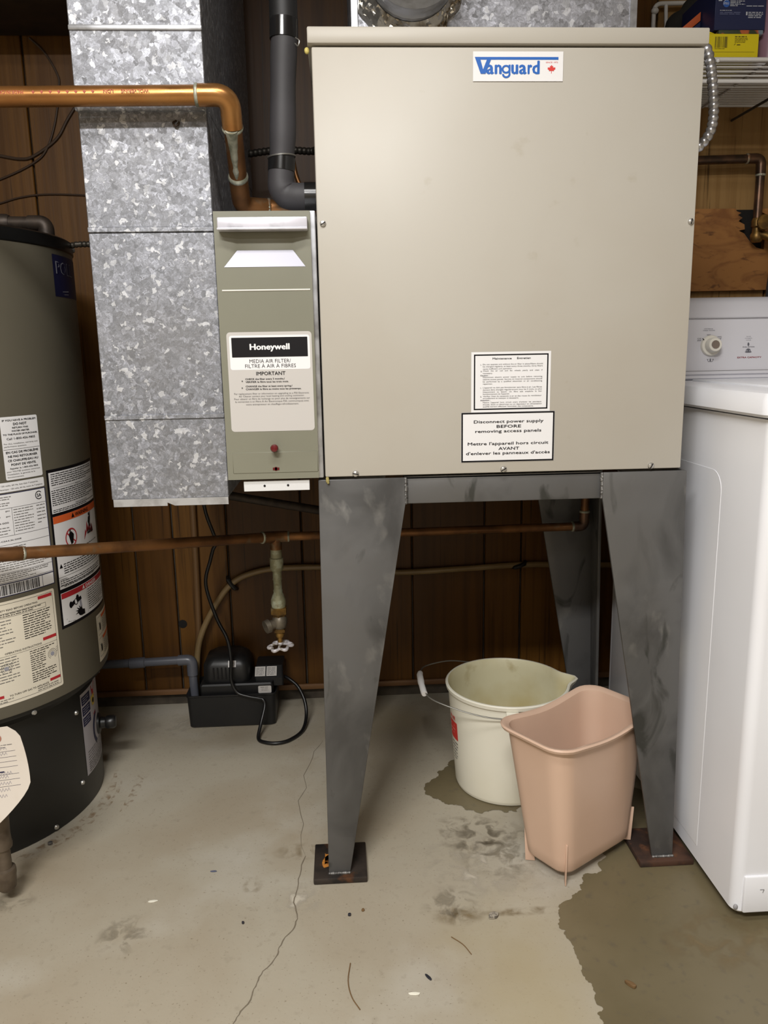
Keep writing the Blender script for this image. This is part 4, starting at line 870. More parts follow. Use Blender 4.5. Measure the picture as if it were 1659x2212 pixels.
# small right stickers
l = Label(hl(87, 0.4180)); W = mm(36); l.rect(0, 0, W, 104, 6, 0, 2)
for y in (6, 54): l.rect(32, y, W-40, 7, 5, 1); l.frame(6, y, 25, 40, 0.7, 2, 1); l.disc(19, y+22, 4.5, 1, 2, 14, 9); l.stroke(10, y+12, 18, y+20, 1, 1); l.stroke(10, y+30, 18, y+26, 1, 1); l.lines(36, y+10, W-46, 7, 4.6, 1.6, 2)
l.build('caution_sticker', HI, wh, 'cream caution sticker with two orange headers')
l = Label(hl(106, 0.7850)); W = mm(22); l.rect(0, 0, W, 378, 0, 0); l.frame(0, 0, W, 378, 2.5, 1, 1); l.lines(6, 8, W-14, 50, 7.2, 2.0, 2); l.build('side_sticker', HI, wh)
# maker badge near the top
l = Label(hl(79.5, 1.1530)); W = mm(28); l.rect(0, 0, W, 78, 3, 0); l.text('POLL', 10, 35, 84, 24, 8, .012); l.text('POLL', 13, 34, 80, 21.5, 3, .0, lev=4)
l.stroke(30, 68, 60, 66, 1.4, 8); l.stroke(36, 73, 58, 72, 1, 8)
l.build('maker_badge', HI, wh, 'navy badge with silver outlined letters')
# thermostat plate on the skirt
l = Label(hl(79.9, 0.2540, SR)); W = mm(31, SR); l.rect(0, 0, W, 188, 0, 0)
for k in range(3): l.rect(4, 8+k*24, 42-k*2, 20, 3, 1); l.lines(8, 12+k*24, 30, 3, 5, 1.6, 8, 2)
l.poly([(56,4),(86,2),(74,22),(80,36),(62,26)], 4, 1); l.poly([(50,28),(76,26),(74,52),(58,50)], 7, 2); l.disc(66, 40, 6, 1, 3)
l.arc(92, 108, 44, 11, 110, 235, 3, 1); l.text('HOT', 60, 74, 18, 6, 4, .02)
l.lines(12, 138, W-30, 4, 6, 1.6, 2); l.lines(12, 162, W-30, 5, 5, 2, 2)
l.build('thermostat_plate', [G['lilac_sheet']]+HI[1:], wh, 'pale plate with blue blocks and a dial scale')
a = R(100); dr = Vector((math.sin(a), -math.cos(a), 0)); c = Vector((HX, HY, 0.142))+dr*SR
mb = MB(); mb.lathe([(0.024,0.0),(0.023,0.004),(0.014,0.007),(0.0125,0.016),(0.0150,0.020),(0.0155,0.034),(0.012,0.039)], c, dr, 20); kn = mb.build('thermostat_knob', G['black_gloss'], wh)
# iron pipe over the heater
vp = thing('iron_vent_pipe', 'dark iron pipe with elbow on top of the water heater', 'pipe', (-0.65, 1.66, 1.19))
MB().tube([(-1.05,1.655,1.226),(-0.665,1.66,1.220)], 0.0125, 16).build('pipe', G['iron'], vp)
mb = MB(); mb.tube([(-0.672,1.66,1.220),(-0.664,1.66,1.220),(-0.640,1.66,1.2195),(-0.634,1.66,1.2195)], [0.014,0.0170,0.0170,0.014], 16); mb.build('coupling', G['iron'], vp)
MB().tube([(-0.64,1.66,1.2195),(-0.588,1.66,1.2185)], 0.0125, 16).build('pipe', G['iron'], vp)
mb = MB(); mb.tube(fillet([(-0.598,1.66,1.2185),(-0.566,1.66,1.2185),(-0.566,1.66,1.1905)], 0.014), 0.0150, 16); mb.build('elbow', G['iron'], vp)
tag(armored('flexible_conduit', [(-0.5345,1.70,1.181),(-0.515,1.70,1.1835),(-0.47,1.72,1.185),(-0.42,1.76,1.186),(-0.383,1.78,1.187)], 0.0062, G['armor_dark'], 0.008), 'thin flexible conduit from the heater top to the duct', 'cable')

# ------------------------------------------------------------------ drip leg and tag
dl = thing('drip_leg', 'bronze brown gas drip leg pipe hanging in front of the heater', 'pipe', (-0.62, 1.30, 0.026))
dx, dy = -0.6200, 1.285
MB().lathe([(0.0125,0.06),(0.0125,0.264)], (dx, dy, 0), (0,0,1), 18).build('pipe', G['drip'], dl)
MB().lathe([(0.0125,0.180),(0.0170,0.178),(0.0178,0.172),(0.0168,0.165),(0.0160,0.135),(0.0168,0.124),(0.0178,0.118),(0.0172,0.112),(0.0125,0.110)], (dx, dy, 0), (0,0,1), 18).build('coupling', G['drip'], dl)
MB().lathe([(0.0125,0.072),(0.0178,0.070),(0.0186,0.060),(0.0176,0.054),(0.0165,0.034),(0.012,0.028),(0.004,0.026)], (dx, dy, 0), (0,0,1), 18).build('end_cap', G['drip'], dl)
MB().tube([(-0.95,1.300,0.252),(-0.6200,1.285,0.252)], 0.0125, 14).build('pipe', G['drip'], dl)
tg = thing('paper_tag', 'cream card inspection tag with pencil notes hanging by the heater base', 'tag', (-0.62, 1.27, 0.17))
def tagmap(u, v, h):   # u to the right, v up; the card curls forward at its foot
    t = -v/0.17; return Vector((-0.660+u+0.018*t, 1.262-0.028*t*t-h-0.10*(u-0.05)*0.3, 0.343+v*0.98+0.12*u))
mb = MB(); V = []; F = []; nu, nv = 8, 16
wid = lambda t: 0.094-0.016*max(0, (t-0.80)/0.2)**1.5*2.6
for j in range(nv+1):
    t = j/nv
    for i in range(nu+1):
        s_ = i/nu; xr = 0.100 if t > 0.09 else 0.085+0.015*(t/0.09); xr += 0.006*math.sin(t*PI)*1.2; xr -= 0.055*max(0, (t-0.62)/0.38)**1.4
        V.append(tagmap(xr*s_, -0.165*t, 0))
for j in range(nv):
    for i in range(nu): k = j*(nu+1)+i; F.append((k, k+1, k+nu+2, k+nu+1))
mb._dump(V, F); card = mb.build('card', G['paper'], tg, fix=False)
sm = card.modifiers.new('thickness', 'SOLIDIFY'); sm.thickness = 0.0006
l = Label(lambda u, v, h: tagmap(u, v, h), h0=0.0008); 
for y in (44, 54, 62, 71, 84, 93, 104): l.rect(6, y, 84, 0.5, 2, 1)
l.lines(24, 32, 64, 2, 4, 1.0, 0, ragged=.3); l.rect(34, 62, 26, 3, 3, 2); l.rect(34, 70, 22, 3, 3, 2); l.lines(28, 78, 52, 1, 4, 2.2, 2)
rnd = random.Random(21)
for (y, n) in ((40, 9), (50, 8), (60, 6), (84, 9), (90, 8), (101, 8), (112, 7), (122, 6)):
    x = 30+rnd.uniform(0, 8)
    for k in range(n): 
        l.stroke(x, y, x+3, y-4-rnd.uniform(0, 2), 0.5, 1); l.stroke(x+3, y-4, x+4.5, y+rnd.uniform(-1, 1), 0.5, 1); x += 5
l.build('handwriting', [G['grey_ink'], G['pencil'], G['navy_ink'], G['navy_ink']], card)
l = Label(lambda u, v, h: tagmap(u, v, h), h0=0.0010); l.arc(64, 19, 7.5, 4.8, 0, 360, 0, 2); l.disc(64, 19, 2.8, 1, 2); l.build('eyelet', [G['ring'], G['void']], card)
MB().tube(curve([(-0.596,1.270,0.338),(-0.598,1.262,0.333),(-0.604,1.266,0.346),(-0.630,1.270,0.356),(-0.700,1.280,0.366)], 5), 0.0011, 6).build('wire_loop', G['wire'], tg)

# ------------------------------------------------------------------ cables on the wall, upper left
yw = WY-0.003
for pts, r, lab in (([(-0.704,yw,1.697),(-0.672,yw,1.665),(-0.647,yw,1.617),(-0.647,yw,1.587),(-0.662,yw,1.516),(-0.687,yw,1.456),(-0.721,yw,1.423),(-0.804,yw,1.386),(-0.95,yw,1.34)], 0.0026, 'thin dark cable curling down the paneling from the soffit at upper left'),
    ([(-0.95,yw,1.45),(-0.82,yw,1.441),(-0.798,yw,1.438),(-0.755,yw,1.431),(-0.722,yw,1.437),(-0.664,yw,1.475),(-0.632,yw,1.521),(-0.60,yw,1.56),(-0.55,yw,1.60)], 0.0036, 'brown cable sagging across the paneling behind the copper pipe'),
    ([(-0.95,yw,1.32),(-0.833,yw,1.327),(-0.81,yw,1.331),(-0.765,yw,1.343),(-0.704,yw,1.350),(-0.621,yw,1.348),(-0.5,yw,1.34)], 0.0022, 'thin pale brown cable low on the paneling above the water heater')):
    tag(MB().tube(curve(pts, 6), r, 8).build('wall_cable', mat('brown_cable', (62,46,34), 0.5)), lab, 'cable')

# ------------------------------------------------------------------ bucket
bx, by, bh = 0.352, 1.618, 0.240
bk = thing('bucket', 'off-white plastic bucket with pouring spout and wire handle under the furnace', 'bucket', (bx, by, 0))
def bucket_r(z, a):
    r = 0.1125+(0.131-0.1125)*z/bh
    t = max(0.0, (z/bh-0.70)/0.30); da = (a-R(2)+PI) % (2*PI)-PI
    return r+0.026*t*math.exp(-(da/0.16)**2)
NB = 72
def bloop(z, off): return [(bx+(bucket_r(z, 2*PI*k/NB)+off)*math.cos(2*PI*k/NB), by+(bucket_r(z, 2*PI*k/NB)+off)*math.sin(2*PI*k/NB), z) for k in range(NB)]
mb = MB(); loft(mb, [bloop(0.001,-0.008), bloop(0.003,-0.002), bloop(0.010,0), bloop(0.0105,0.0)] + [bloop(0.0105+i*(bh-0.0205)/14, 0) for i in range(1, 15)] + [bloop(bh-0.0095,0.0045), bloop(bh-0.002,0.0052), bloop(bh,0.003), bloop(bh,-0.0005)], True, False)
mb.mi = 1; loft(mb, [bloop(bh,-0.0005), bloop(bh-0.003,-0.0022)] + [bloop(bh-0.003-i*(bh-0.010)/10,-0.0022) for i in range(1, 11)], False, True)
mb.build('body', [G['bucket'], G['bucket_in']], bk)
for a in (-97, 83):
    c = Vector((bx+0.1335*math.cos(R(a)), by+0.1335*math.sin(R(a)), 0)); n = Vector((math.cos(R(a)), math.sin(R(a)), 0)); t = Vector((-n.y, n.x, 0))
    mb = MB(); o = c+Vector((0,0,0.204)); mb.prism([o-t*0.013, o+t*0.013, o+t*0.013+Vector((0,0,0.026)), o-t*0.013+Vector((0,0,0.026))], n*0.007, 0.001)
    mb.mi = 1; mb.lathe([(0.0022,0),(0.0022,0.0075)], o+Vector((0,0,0.013)), n, 8); mb.build('handle_ear', [G['bucket'], G['void']], bk)
HB = [(bx-0.012,by-0.141,0.2165),(bx-0.03,by-0.140,0.2175),(bx-0.075,by-0.133,0.222),(bx-0.125,by-0.118,0.232),(bx-0.178,by-0.088,0.245),(bx-0.191,by-0.045,0.252),(bx-0.190,by,0.254),(bx-0.186,by+0.05,0.252),(bx-0.165,by+0.090,0.247),(bx-0.11,by+0.122,0.242),(bx-0.05,by+0.138,0.228),(bx+0.012,by+0.142,0.2165)]
hd = MB().tube(curve(HB, 6), 0.0016, 8).build('handle_wire', G['wire'], bk)
mb = MB(); mb.tube([(bx-0.1905,by-0.068,0.2480),(bx-0.1915,by-0.064,0.2487),(bx-0.193,by-0.028,0.2522),(bx-0.193,by-0.020,0.2528),(bx-0.192,by+0.020,0.2535),(bx-0.190,by+0.030,0.2530)], [0.0062,0.0068,0.0064,0.0074,0.0068,0.0062], 14); mb.build('grip', G['grip'], hd)
def bmap(u, v, h):
    z = 0.185+v; a = R(-178)+u/0.122; r = bucket_r(z, a)+h; return Vector((bx+r*math.cos(a), by+r*math.sin(a), z))
l = Label(bmap, h0=0.0006); l.rect(0, 22, 38, 42, 0, 1); l.text('INE', 4, 17, 28, 9, 0, .03); l.lines(4, 30, 26, 3, 9, 3, 2, ragged=.4); l.lines(6, 72, 30, 4, 8, 2.4, 1); l.lines(8, 104, 24, 2, 7, 2, 1)
l.build('red_print', [G['red_ink'], G['grey_ink'], mat('pink_ink', (222,130,120), 0.5)], bk, 'red block and grey print on the side')

# ------------------------------------------------------------------ wastebasket
wbk = thing('wastebasket', 'dusty pink rectangular plastic wastebasket with wavy rim leaning by right steel leg', 'wastebasket', (0.435, 1.345, 0))
wc = Vector((0.4370, 1.3420)); ex = Vector((0.828, 0.561)); ey = Vector((-0.561, 0.828))
def wloop(z, off=0.0, dip=0.0, k=6):
    t = z/0.278; hx = 0.098+(0.130-0.098)*t+off; hy = 0.0505+(0.0735-0.0505)*t+off; r = 0.026+0.010*t+off*0.5
    cx_, cy_ = wc.x-0.010*t, wc.y+0.006*t; out = []
    pts = []
    for qx, qy, a0 in ((hx-r,hy-r,0),(-hx+r,hy-r,90),(-hx+r,-hy+r,180),(hx-r,-hy+r,270)):
        for i in range(k+1): a = R(a0+90*i/k); pts.append((qx+r*math.cos(a), qy+r*math.sin(a)))
    full = []
    n = len(pts)
    for i in range(n):
        a, b = pts[i], pts[(i+1) % n]; full.append(a)
        if math.hypot(b[0]-a[0], b[1]-a[1]) > 0.02:
            for j in range(1, 10): full.append((a[0]+(b[0]-a[0])*j/10, a[1]+(b[1]-a[1])*j/10))
    for (x, y) in full:
        sx_ = max(0, 1-(x/(hx))**2); sy_ = max(0, 1-(y/(hy))**2)
        side = min(1.0, abs(x)/hx); dz = -dip*(math.cos(PI*min(1, abs(x)/hx))*0.5+0.5) if abs(y) > hy*0.75 else -dip*0.15*(math.cos(PI*min(1, abs(y)/hy))*0.5+0.5)*0
        out.append((cx_+ex.x*x+ey.x*y, cy_+ex.y*x+ey.y*y, z+dz))
    return out
ZB, ZT = 0.018, 0.285
mb = MB(); L_ = [wloop(ZB,-0.012), wloop(ZB+0.003,-0.004), wloop(ZB+0.010,0)]
for i in range(1, 13): z = ZB+0.010+i*(ZT-0.020-ZB)/12; L_.append(wloop(z, 0, 0.012*(i/12)**2))
dp = 0.012
L_ += [wloop(ZT-0.008,0.004,dp), wloop(ZT-0.006,0.0095,dp), wloop(ZT-0.001,0.0108,dp), wloop(ZT+0.0015,0.008,dp), wloop(ZT+0.001,0.003,dp), wloop(ZT-0.004,-0.0022,dp)]
for i in range(10, -1, -1): z = ZB+0.006+i*(ZT-0.016-ZB)/10; L_.append(wloop(z, -0.0026, 0.012*(i/10)**2))
loft(mb, L_, True, True); mb.build('bin', G['basket'], wbk)
for sx_, sy_ in ((-1,-1),(-1,1),(1,-1),(1,1)):
    cc = Vector((wc.x, wc.y))+ex*(sx_*0.0905)+ey*(sy_*0.0430); dd = (ex*sx_*0.7+ey*sy_*0.714).normalized(); tt = Vector((-dd.y, dd.x))*0.0011
    mb = MB(); z0 = 0.0015 if not (sx_ == 1 and sy_ == -1) else 0.0140
    A_ = [cc+dd*(-0.006), cc+dd*0.0085, cc+dd*0.0135, cc+dd*0.0]
    prof = [(cc-dd*0.010, z0), (cc+dd*0.0085, z0), (cc+dd*0.0120, 0.085), (cc+dd*0.004, 0.085)]
    mb.prism([(p.x-tt.x, p.y-tt.y, z) for p, z in prof], (tt.x*2, tt.y*2, 0), 0.0004); mb.build('corner_fin', G['basket'], wbk)

# ------------------------------------------------------------------ washer
ws = thing('washing_machine', 'white top-loading washing machine standing right of the steel stand', 'washing machine', (0.97, 1.45, 0))
WX0, WX1, WF, WB = 0.637, 1.317, 1.132, 1.785
mb = MB(); loft(mb, [rr_loop(WX0+0.004,WX1-0.004,WF+0.004,WB-0.002,0.016,0.019,6), rr_loop(WX0,WX1,WF,WB,0.018,0.024,6), rr_loop(WX0,WX1,WF,WB,0.018,0.850,6)]); body = mb.build('body', G['washer'], ws)
mb = MB(); mb.prism([(WX0-0.0006,1.272,0.052)]+[(WX0-0.0006,1.272+0.034*(1-math.cos(R(9*k))),0.718+0.034*math.sin(R(9*k))) for k in range(11)]+[(WX0-0.0006,1.76,0.752),(WX0-0.0006,1.76,0.052)], (0.003,0,0), 0.0005); mb.build('side_panel', G['washer'], body)
mb = MB(); loft(mb, [rr_loop(WX0-0.009,WX1+0.009,WF-0.011,WB,0.022,0.8535,6), rr_loop(WX0-0.013,WX1+0.013,WF-0.015,WB,0.025,0.858,6), rr_loop(WX0-0.012,WX1+0.012,WF-0.014,WB,0.025,0.878,6), rr_loop(WX0-0.006,WX1+0.006,WF-0.007,WB,0.022,0.889,6), rr_loop(WX0+0.004,WX1-0.004,WF+0.004,WB,0.018,0.893,6)]); top = mb.build('top', G['washer'], ws)
mb = MB(); mb.box(WX0+0.05, WX1-0.05, WF+0.03, 1.52, 0.892, 0.8965, 0.002); mb.build('lid', G['washer'], top)
mb = MB(); mb.box(0.6515, WX1-0.0145, WF-0.0045, WF+0.004, 0.023, 0.091, 0.003); mb.build('toe_panel', G['washer'], ws)
l = Label(wall_map(0.668, WF-0.0045, 0.075)); l.stroke(10, 8, 17, 8, 0.9, 0); l.stroke(17, 8, 15, 14, 0.9, 0); l.build('pen_mark', [G['grey_ink']], ws)
mb = MB(); mb.blob((0.6425,1.1345,0.031), 0.005, (0.8,0.6,1.0)); mb.build('chip', G['mark'], ws)
for (x, y) in ((0.69,1.19),(1.26,1.19),(0.69,1.73),(1.26,1.73)): MB().lathe([(0.02,0.001),(0.022,0.004),(0.010,0.006),(0.010,0.021)], (x, y, 0), (0,0,1), 14).build('foot', G['black_plastic'], ws)
cp_ = [(1.552,0.8935),(1.545,0.897),(1.546,0.9015),(1.5495,0.9025),(1.5465,0.9050),(1.5490,0.9100),(1.552,0.9115),(1.5615,1.0110),(1.5580,1.0135),(1.5620,1.0150),(1.578,1.043),(1.592,1.053),(1.615,1.056),(1.76,1.056),(1.785,1.03),(1.785,0.8935)]
mb = MB(); mb.prism([(WX0+0.005, y, z) for y, z in cp_], (WX1-WX0-0.01, 0, 0)); cons = mb.build('console', G['console'], ws)
mb = MB(); mb.box(WX0+0.005, WX1-0.005, 1.5465, 1.552, 0.9000, 0.9010); mb.box(WX0+0.005, WX1-0.005, 1.5500, 1.5530, 0.9105, 0.9114); mb.box(WX0+0.005, WX1-0.005, 1.5592, 1.5625, 1.0120, 1.0128); mb.build('seam', G['grey_ink'], cons)
vz = Vector((0, 0.0095, 0.0995)).normalized(); nz = Vector((0, -0.0995, 0.0095)).normalized()
def on_console(x, z):   # a point on the slanted face
    t = (z-0.9115)/0.0995; return Vector((x, 1.552+0.0095*t, z))
dc = on_console(0.737, 0.960)
mb = MB(); mb.lathe([(0.0205,0),(0.0205,0.003),(0.019,0.0055),(0.0145,0.0065),(0.0138,0.020),(0.0125,0.022)], dc, nz, 28); dl_ = mb.build('dial', G['dial'], cons)
mb = MB(); mb.lathe([(0.0082,0.0215),(0.0082,0.0228),(0.0078,0.0232)], dc, nz, 20); mb.build('dial_cap', mat('brushed_cap', (180,170,168), 0.25, 0.85), dl_)
l = Label(flat(dc, (1,0,0), vz, nz), h0=0.0058); l.stroke(-15.5, -10.5, -19, -14, 1.6, 0, 0); l.build('pointer', [G['black_ink']], dl_)
CI = [G['white_sheet'], mat('console_ink', (92,92,100), 0.5), mat('maroon_ink', (142,60,70), 0.5)]
l = Label(flat(on_console(0.737, 0.960), (1,0,0), vz, nz), h0=0.0004)
l.text('WATER TEMPERATURE', -14, -32, 18, 1.5, 1, .01); l.text('LAVAGE / RINCAGE', -16, -29, 24, 1.5, 1, .01)
for t1, t2, x, y in (('C/C','F/F',-27,-13),('W/C','T/F',-8,-20),('H/C','C/F',14,-16)): l.text(t1, x, y, 8, 2.2, 1, .03); l.text(t2, x+0.5, y+3.8, 7, 2.2, 1, .03)
l.build('dial_print', CI, cons)
l = Label(flat(on_console(0.737, 0.960), (1,0,0), vz, nz), h0=0.0004)
l.stroke(-6, 27, -4, 31, 0.7, 1); l.stroke(-4, 31, 4, 31, 0.7, 1); l.stroke(4, 31, 6, 27, 0.7, 1); l.stroke(-7, 26.6, -4, 26.6, 0.7, 1); l.stroke(4, 26.6, 7, 26.6, 0.7, 1); l.disc(0, 28, 1.5, 1, 2, 10, 3)
l.build('tub_symbol', CI, cons)
l = Label(flat(on_console(0.737, 0.960), (1,0,0), vz, nz), h0=0.0004)
for s, y, wd in (('AUTO',-16,9),('AUTOMATIC',-12.5,15),('LAVAGE',-9,10)): l.text(s, 77-wd/2, y, wd, 1.4, 1, .0)
l.text('DUAL ACTION', 65.5, 4.5, 24, 1.9, 1, .03); l.disc(77, -1.5, 2.0, 1, 2, 10, 3.5); l.disc(77, 13.5, 7, 1, 2, 16, 1.4); l.arc(77, 12, 5.2, 1.4, 0, 180, 1); l.disc(77, 10, 2.4, 1, 3)
l.text('EXTRA CAPACITY', 55, 25.5, 49, 3.0, 2, .035)
l.build('emblem_print', CI, cons)

# ------------------------------------------------------------------ wire shelf, boxes and rack, upper right
sh = thing('wire_shelf', 'white coated wire shelf fixed to the paneling at upper right', 'shelf', (1.05, 1.9, 1.5))
S0, S1 = 0.70, 1.55
for (y, z, r) in ((1.752,1.5440,0.0042),(1.752,1.5020,0.0042),(2.068,1.5440,0.0032),(1.91,1.5395,0.0032)):
    MB().tube([(S0,y,z),(S1,y,z)], r, 10).build('rail', G['shelf'], sh)
mb = MB()
for k in range(24): y = 1.766+k*0.0128; mb.tube([(S0,y,1.5440),(S1,y,1.5440)], 0.0017, 5)
o = mb.build('deck_wires', G['shelf'], sh); o['kind'] = 'stuff'
for k in range(5): MB().tube([(S0+0.02+k*0.2,1.752,1.5020),(S0+0.02+k*0.2,1.752,1.5400),(S0+0.02+k*0.2,1.765,1.5400),(S0+0.02+k*0.2,2.068,1.5400)], 0.0024, 6).build('cross_rod', G['shelf'], sh)
MB().tube([(0.985,1.755,1.502),(1.0,2.075,1.512)], 0.0032, 8).build('brace', mat('dark_brace', (70,66,60), 0.5, 0.3), sh)
for k in range(3):
    z = 1.5300-k*0.0085; MB().tube([(S0,1.753,z),(S1,1.753,z)], 0.0013, 5).build('lip_wire', G['shelf'], sh)
MB().blob((0.8035,1.745,1.5395), 0.0042).build('rod_cap', G['grip'], sh)
yb = thing('yellow_carton', 'yellow cardboard carton with barcode on the wire shelf under the navy carton', 'box', (0.842, 1.84, 1.5485))
YB0, YB1 = 0.7885, 0.8965
MB().box(YB0, YB1, 1.762, 1.93, 1.5484, 1.5965, 0.001, 1).build('carton', G['yellowbox'], yb)
mb = MB(); mb.prism([(YB0,1.762,1.5965),(YB0+0.012,1.762,1.5965),(YB0,1.762,1.6005)], (0,0.1,0)); mb.build('flap', G['yellowbox'], yb)
l = Label(wall_map(YB0, 1.762, 1.5965)); l.bars(14, 6, 27, 21, 0, 2, 0.75); l.lines(14, 28.5, 26, 1, 2, 0.7, 0); l.lines(56, 5, 35, 1, 3, 1.6, 0); l.lines(56, 8.5, 28, 4, 2.6, 0.8, 0, ragged=.3); l.lines(61, 20.5, 11, 1, 2, 1.6, 0); l.stroke(55, 22, 58, 19, 0.8, 0); l.rect(3, 35, 96, 0.4, 0, 1)
l.build('print', [mat('olive_ink', (84,72,20), 0.6)], yb)
nb = thing('navy_carton', 'navy blue cardboard carton stacked on the yellow carton', 'box', (0.864, 1.85, 1.602))
MB().box(0.8035, 0.9125, 1.772, 1.94, 1.6068, 1.70, 0.001, 1).build('carton', G['navybox'], nb)
l = Label(wall_map(0.8035, 1.772, 1.6720)); l.rect(6, 2.5, 7.5, 8, 1, 1); l.rect(8, 4.5, 1.5, 3, 3, 2); l.rect(10.6, 4.5, 1.5, 3, 3, 2); l.disc(23, 15, 7.2, 2, 1); l.arc(23, 15, 6.8, 0.8, 60, 200, 1, 2); l.text('PSG', 18, 17, 10, 4.2, 1, .02, 0.2, lev=3)
l.lines(31, 7, 32, 5, 2.9, 1.4, 1, ragged=.5); l.lines(10, 27.5, 33, 1, 3, 1.1, 1); l.lines(10, 31, 44, 2, 3, 2, 3, ragged=.1); l.lines(66, 19, 40, 1, 3, 1.4, 1); l.lines(71, 31, 32, 4, 3.2, 1.5, 1, ragged=.3); l.rect(66, 30.5, 3.2, 6.5, 1, 1)
l.build('print', [G['white_sheet'], mat('pale_print', (176,180,190), 0.5), mat('mid_blue_ink', (44,86,160), 0.5), mat('slate_ink', (78,84,116), 0.5)], nb)
fb = thing('patterned_packet', 'flat multicoloured packet squeezed between the navy and yellow cartons', 'packet', (0.86, 1.84, 1.5967))
mb = MB(); mb.box(0.812, 0.908, 1.768, 1.93, 1.5970, 1.6062, 0.002); mb.build('packet', mat('packet_print', (54,62,40), 0.6, 0, [((176,92,50), 30, 0.52, 0.56, (1,1,1), 1), ((112,128,140), 22, 0.60, 0.64, (1,1,1), 1)]), fb)
bt = tag(MB().lathe([(0.030,1.5465),(0.034,1.549),(0.034,1.700),(0.028,1.715),(0.013,1.728),(0.013,1.750)], (0.9435,1.800,0), (0,0,1), 28).build('bottle', G['bottle']), 'mauve plastic bottle on the wire shelf at right edge beside the cartons', 'bottle')
ob = thing('orange_kit_box', 'tilted orange and navy box leaning against the navy carton on shelf', 'box', (0.78, 1.9, 1.6))
mb = MB(); mb.prism([(0.7360,1.835,1.6140),(0.7440,1.835,1.6040),(0.8010,1.835,1.6480),(0.8010,1.835,1.6660)], (0,0.068,0), 0.001); mb.build('sleeve', G['orangebox'], ob)
mb = MB(); mb.prism([(0.7450,1.834,1.6030),(0.7800,1.834,1.5520),(0.8010,1.834,1.5680),(0.8010,1.834,1.6465)], (0,0.070,0), 0.001); mb.build('tray', G['navybox'], ob)
l = Label(wall_map(0.752, 1.834, 1.612)); l.stroke(10, 18, 30, 2, 1.0, 0); l.stroke(14, 24, 32, 9, 0.8, 0); l.build('stripe', [G['silver_ink']], ob)
mb = MB(); rnd = random.Random(6)
for (x, y, z, r, s_) in ((0.785,1.984,1.655,0.035,(1.2,0.7,0.8)),(0.825,1.984,1.690,0.040,(1.1,0.7,0.9)),(0.865,1.984,1.72,0.045,(1.1,0.65,0.9)),(0.81,1.984,1.61,0.05,(1.2,0.6,1.2)),(0.87,1.984,1.62,0.06,(1,0.5,1.2))): mb.blob((x, y, z), r, s_, 12)
bag = mb.build('cloth_bundle', G['darkcloth']); md = bag.modifiers.new('fuse', 'REMESH'); md.mode = 'VOXEL'; md.voxel_size = 0.006; md.use_smooth_shade = True
tag(bag, 'dark rumpled cloth bundle piled behind the tilted orange box', 'cloth')
mb = MB(); mb.blob((0.781,1.926,1.585), 0.030, (1.0,0.58,1.25), 12); mb.blob((0.764,1.926,1.567), 0.022, (0.9,0.75,0.9), 12)
gb = mb.build('glove', G['olive']); md = gb.modifiers.new('fuse', 'REMESH'); md.mode = 'VOXEL'; md.voxel_size = 0.005; md.use_smooth_shade = True
tag(gb, 'crumpled olive green cloth in front of the dark bundle on shelf', 'cloth')
rk = thing('wire_rack', 'white wire rack frame hung on the paneling behind the shelf items', 'rack', (0.82, 2.05, 1.68))
yr = 2.055
MB().tube(fillet([(0.781,yr,1.54),(0.781,yr,1.767),(0.99,yr,1.772)], 0.02), 0.0052, 10).build('frame', G['shelf'], rk)
MB().blob((0.782,yr-0.004,1.7500), 0.0085, (1.1,1,0.9)).build('joint', G['shelf'], rk)
MB().tube([(0.810,yr,1.765),(0.812,yr,1.725),(0.824,yr-0.010,1.697),(0.842,yr-0.014,1.665)], 0.0045, 10).build('upright', G['shelf'], rk)
MB().tube([(0.812,yr,1.722),(0.814,yr,1.55)], 0.0040, 10).build('upright', G['shelf'], rk)
MB().tube([(0.812,yr,1.712),(0.99,yr,1.714)], 0.0024, 8).build('crossbar', G['shelf'], rk)
MB().box(0.908, 0.928, yr-0.003, yr+0.004, 1.735, 1.768, 0.001, 1).build('bracket', G['shelf'], rk)

# ------------------------------------------------------------------ pipe, plywood patch and tap, right
rp = thing('copper_supply_pipe', 'brown copper supply pipe along the wall ending in a tap above washer', 'pipe', (1.0, 2.03, 1.24))
r3 = 0.0105
MB().tube([(0.62,2.03,1.402),(1.030,2.03,1.412)], r3, 14).build('pipe', G['copper_dark'], rp)
MB().tube(fillet([(1.024,2.03,1.412),(1.0600,2.03,1.413),(1.0610,2.03,1.374)], 0.016), r3*1.15, 14).build('elbow', G['copper_dark'], rp)
MB().tube([(1.0608,2.03,1.380),(1.0610,2.03,1.262)], r3, 14).build('pipe', G['copper_dark'], rp)
ringpart(MB(), (1.024,2.03,1.412), (1,0,0), r3*1.1).build('solder_ring', G['solder'], rp); ringpart(MB(), (1.061,2.03,1.374), (0,0,1), r3*1.1).build('solder_ring', G['solder'], rp)
mb = MB(); mb.lathe([(0.0125,1.272),(0.0150,1.266),(0.0150,1.252),(0.0115,1.248),(0.0125,1.238),(0.0160,1.232),(0.0150,1.220),(0.0100,1.214)], (1.0625,2.03,0), (0,0,1), 14)
mb.tube([(1.0625,2.03,1.236),(1.080,2.010,1.226),(1.094,1.998,1.214),(1.098,1.994,1.198)], [0.010,0.0105,0.0105,0.0115], 12); tap = mb.build('tap', G['brass'], rp)
mb = MB(); mb.tube([(1.0625,2.028,1.258),(1.0625,2.000,1.258)], 0.005, 10); mb.lathe([(0.004,0),(0.0175,0.001),(0.019,0.004),(0.0175,0.007),(0.004,0.008)], (1.0625,2.002,1.258), (0,-1,0), 14); mb.build('tap_handle', G['brass'], tap)
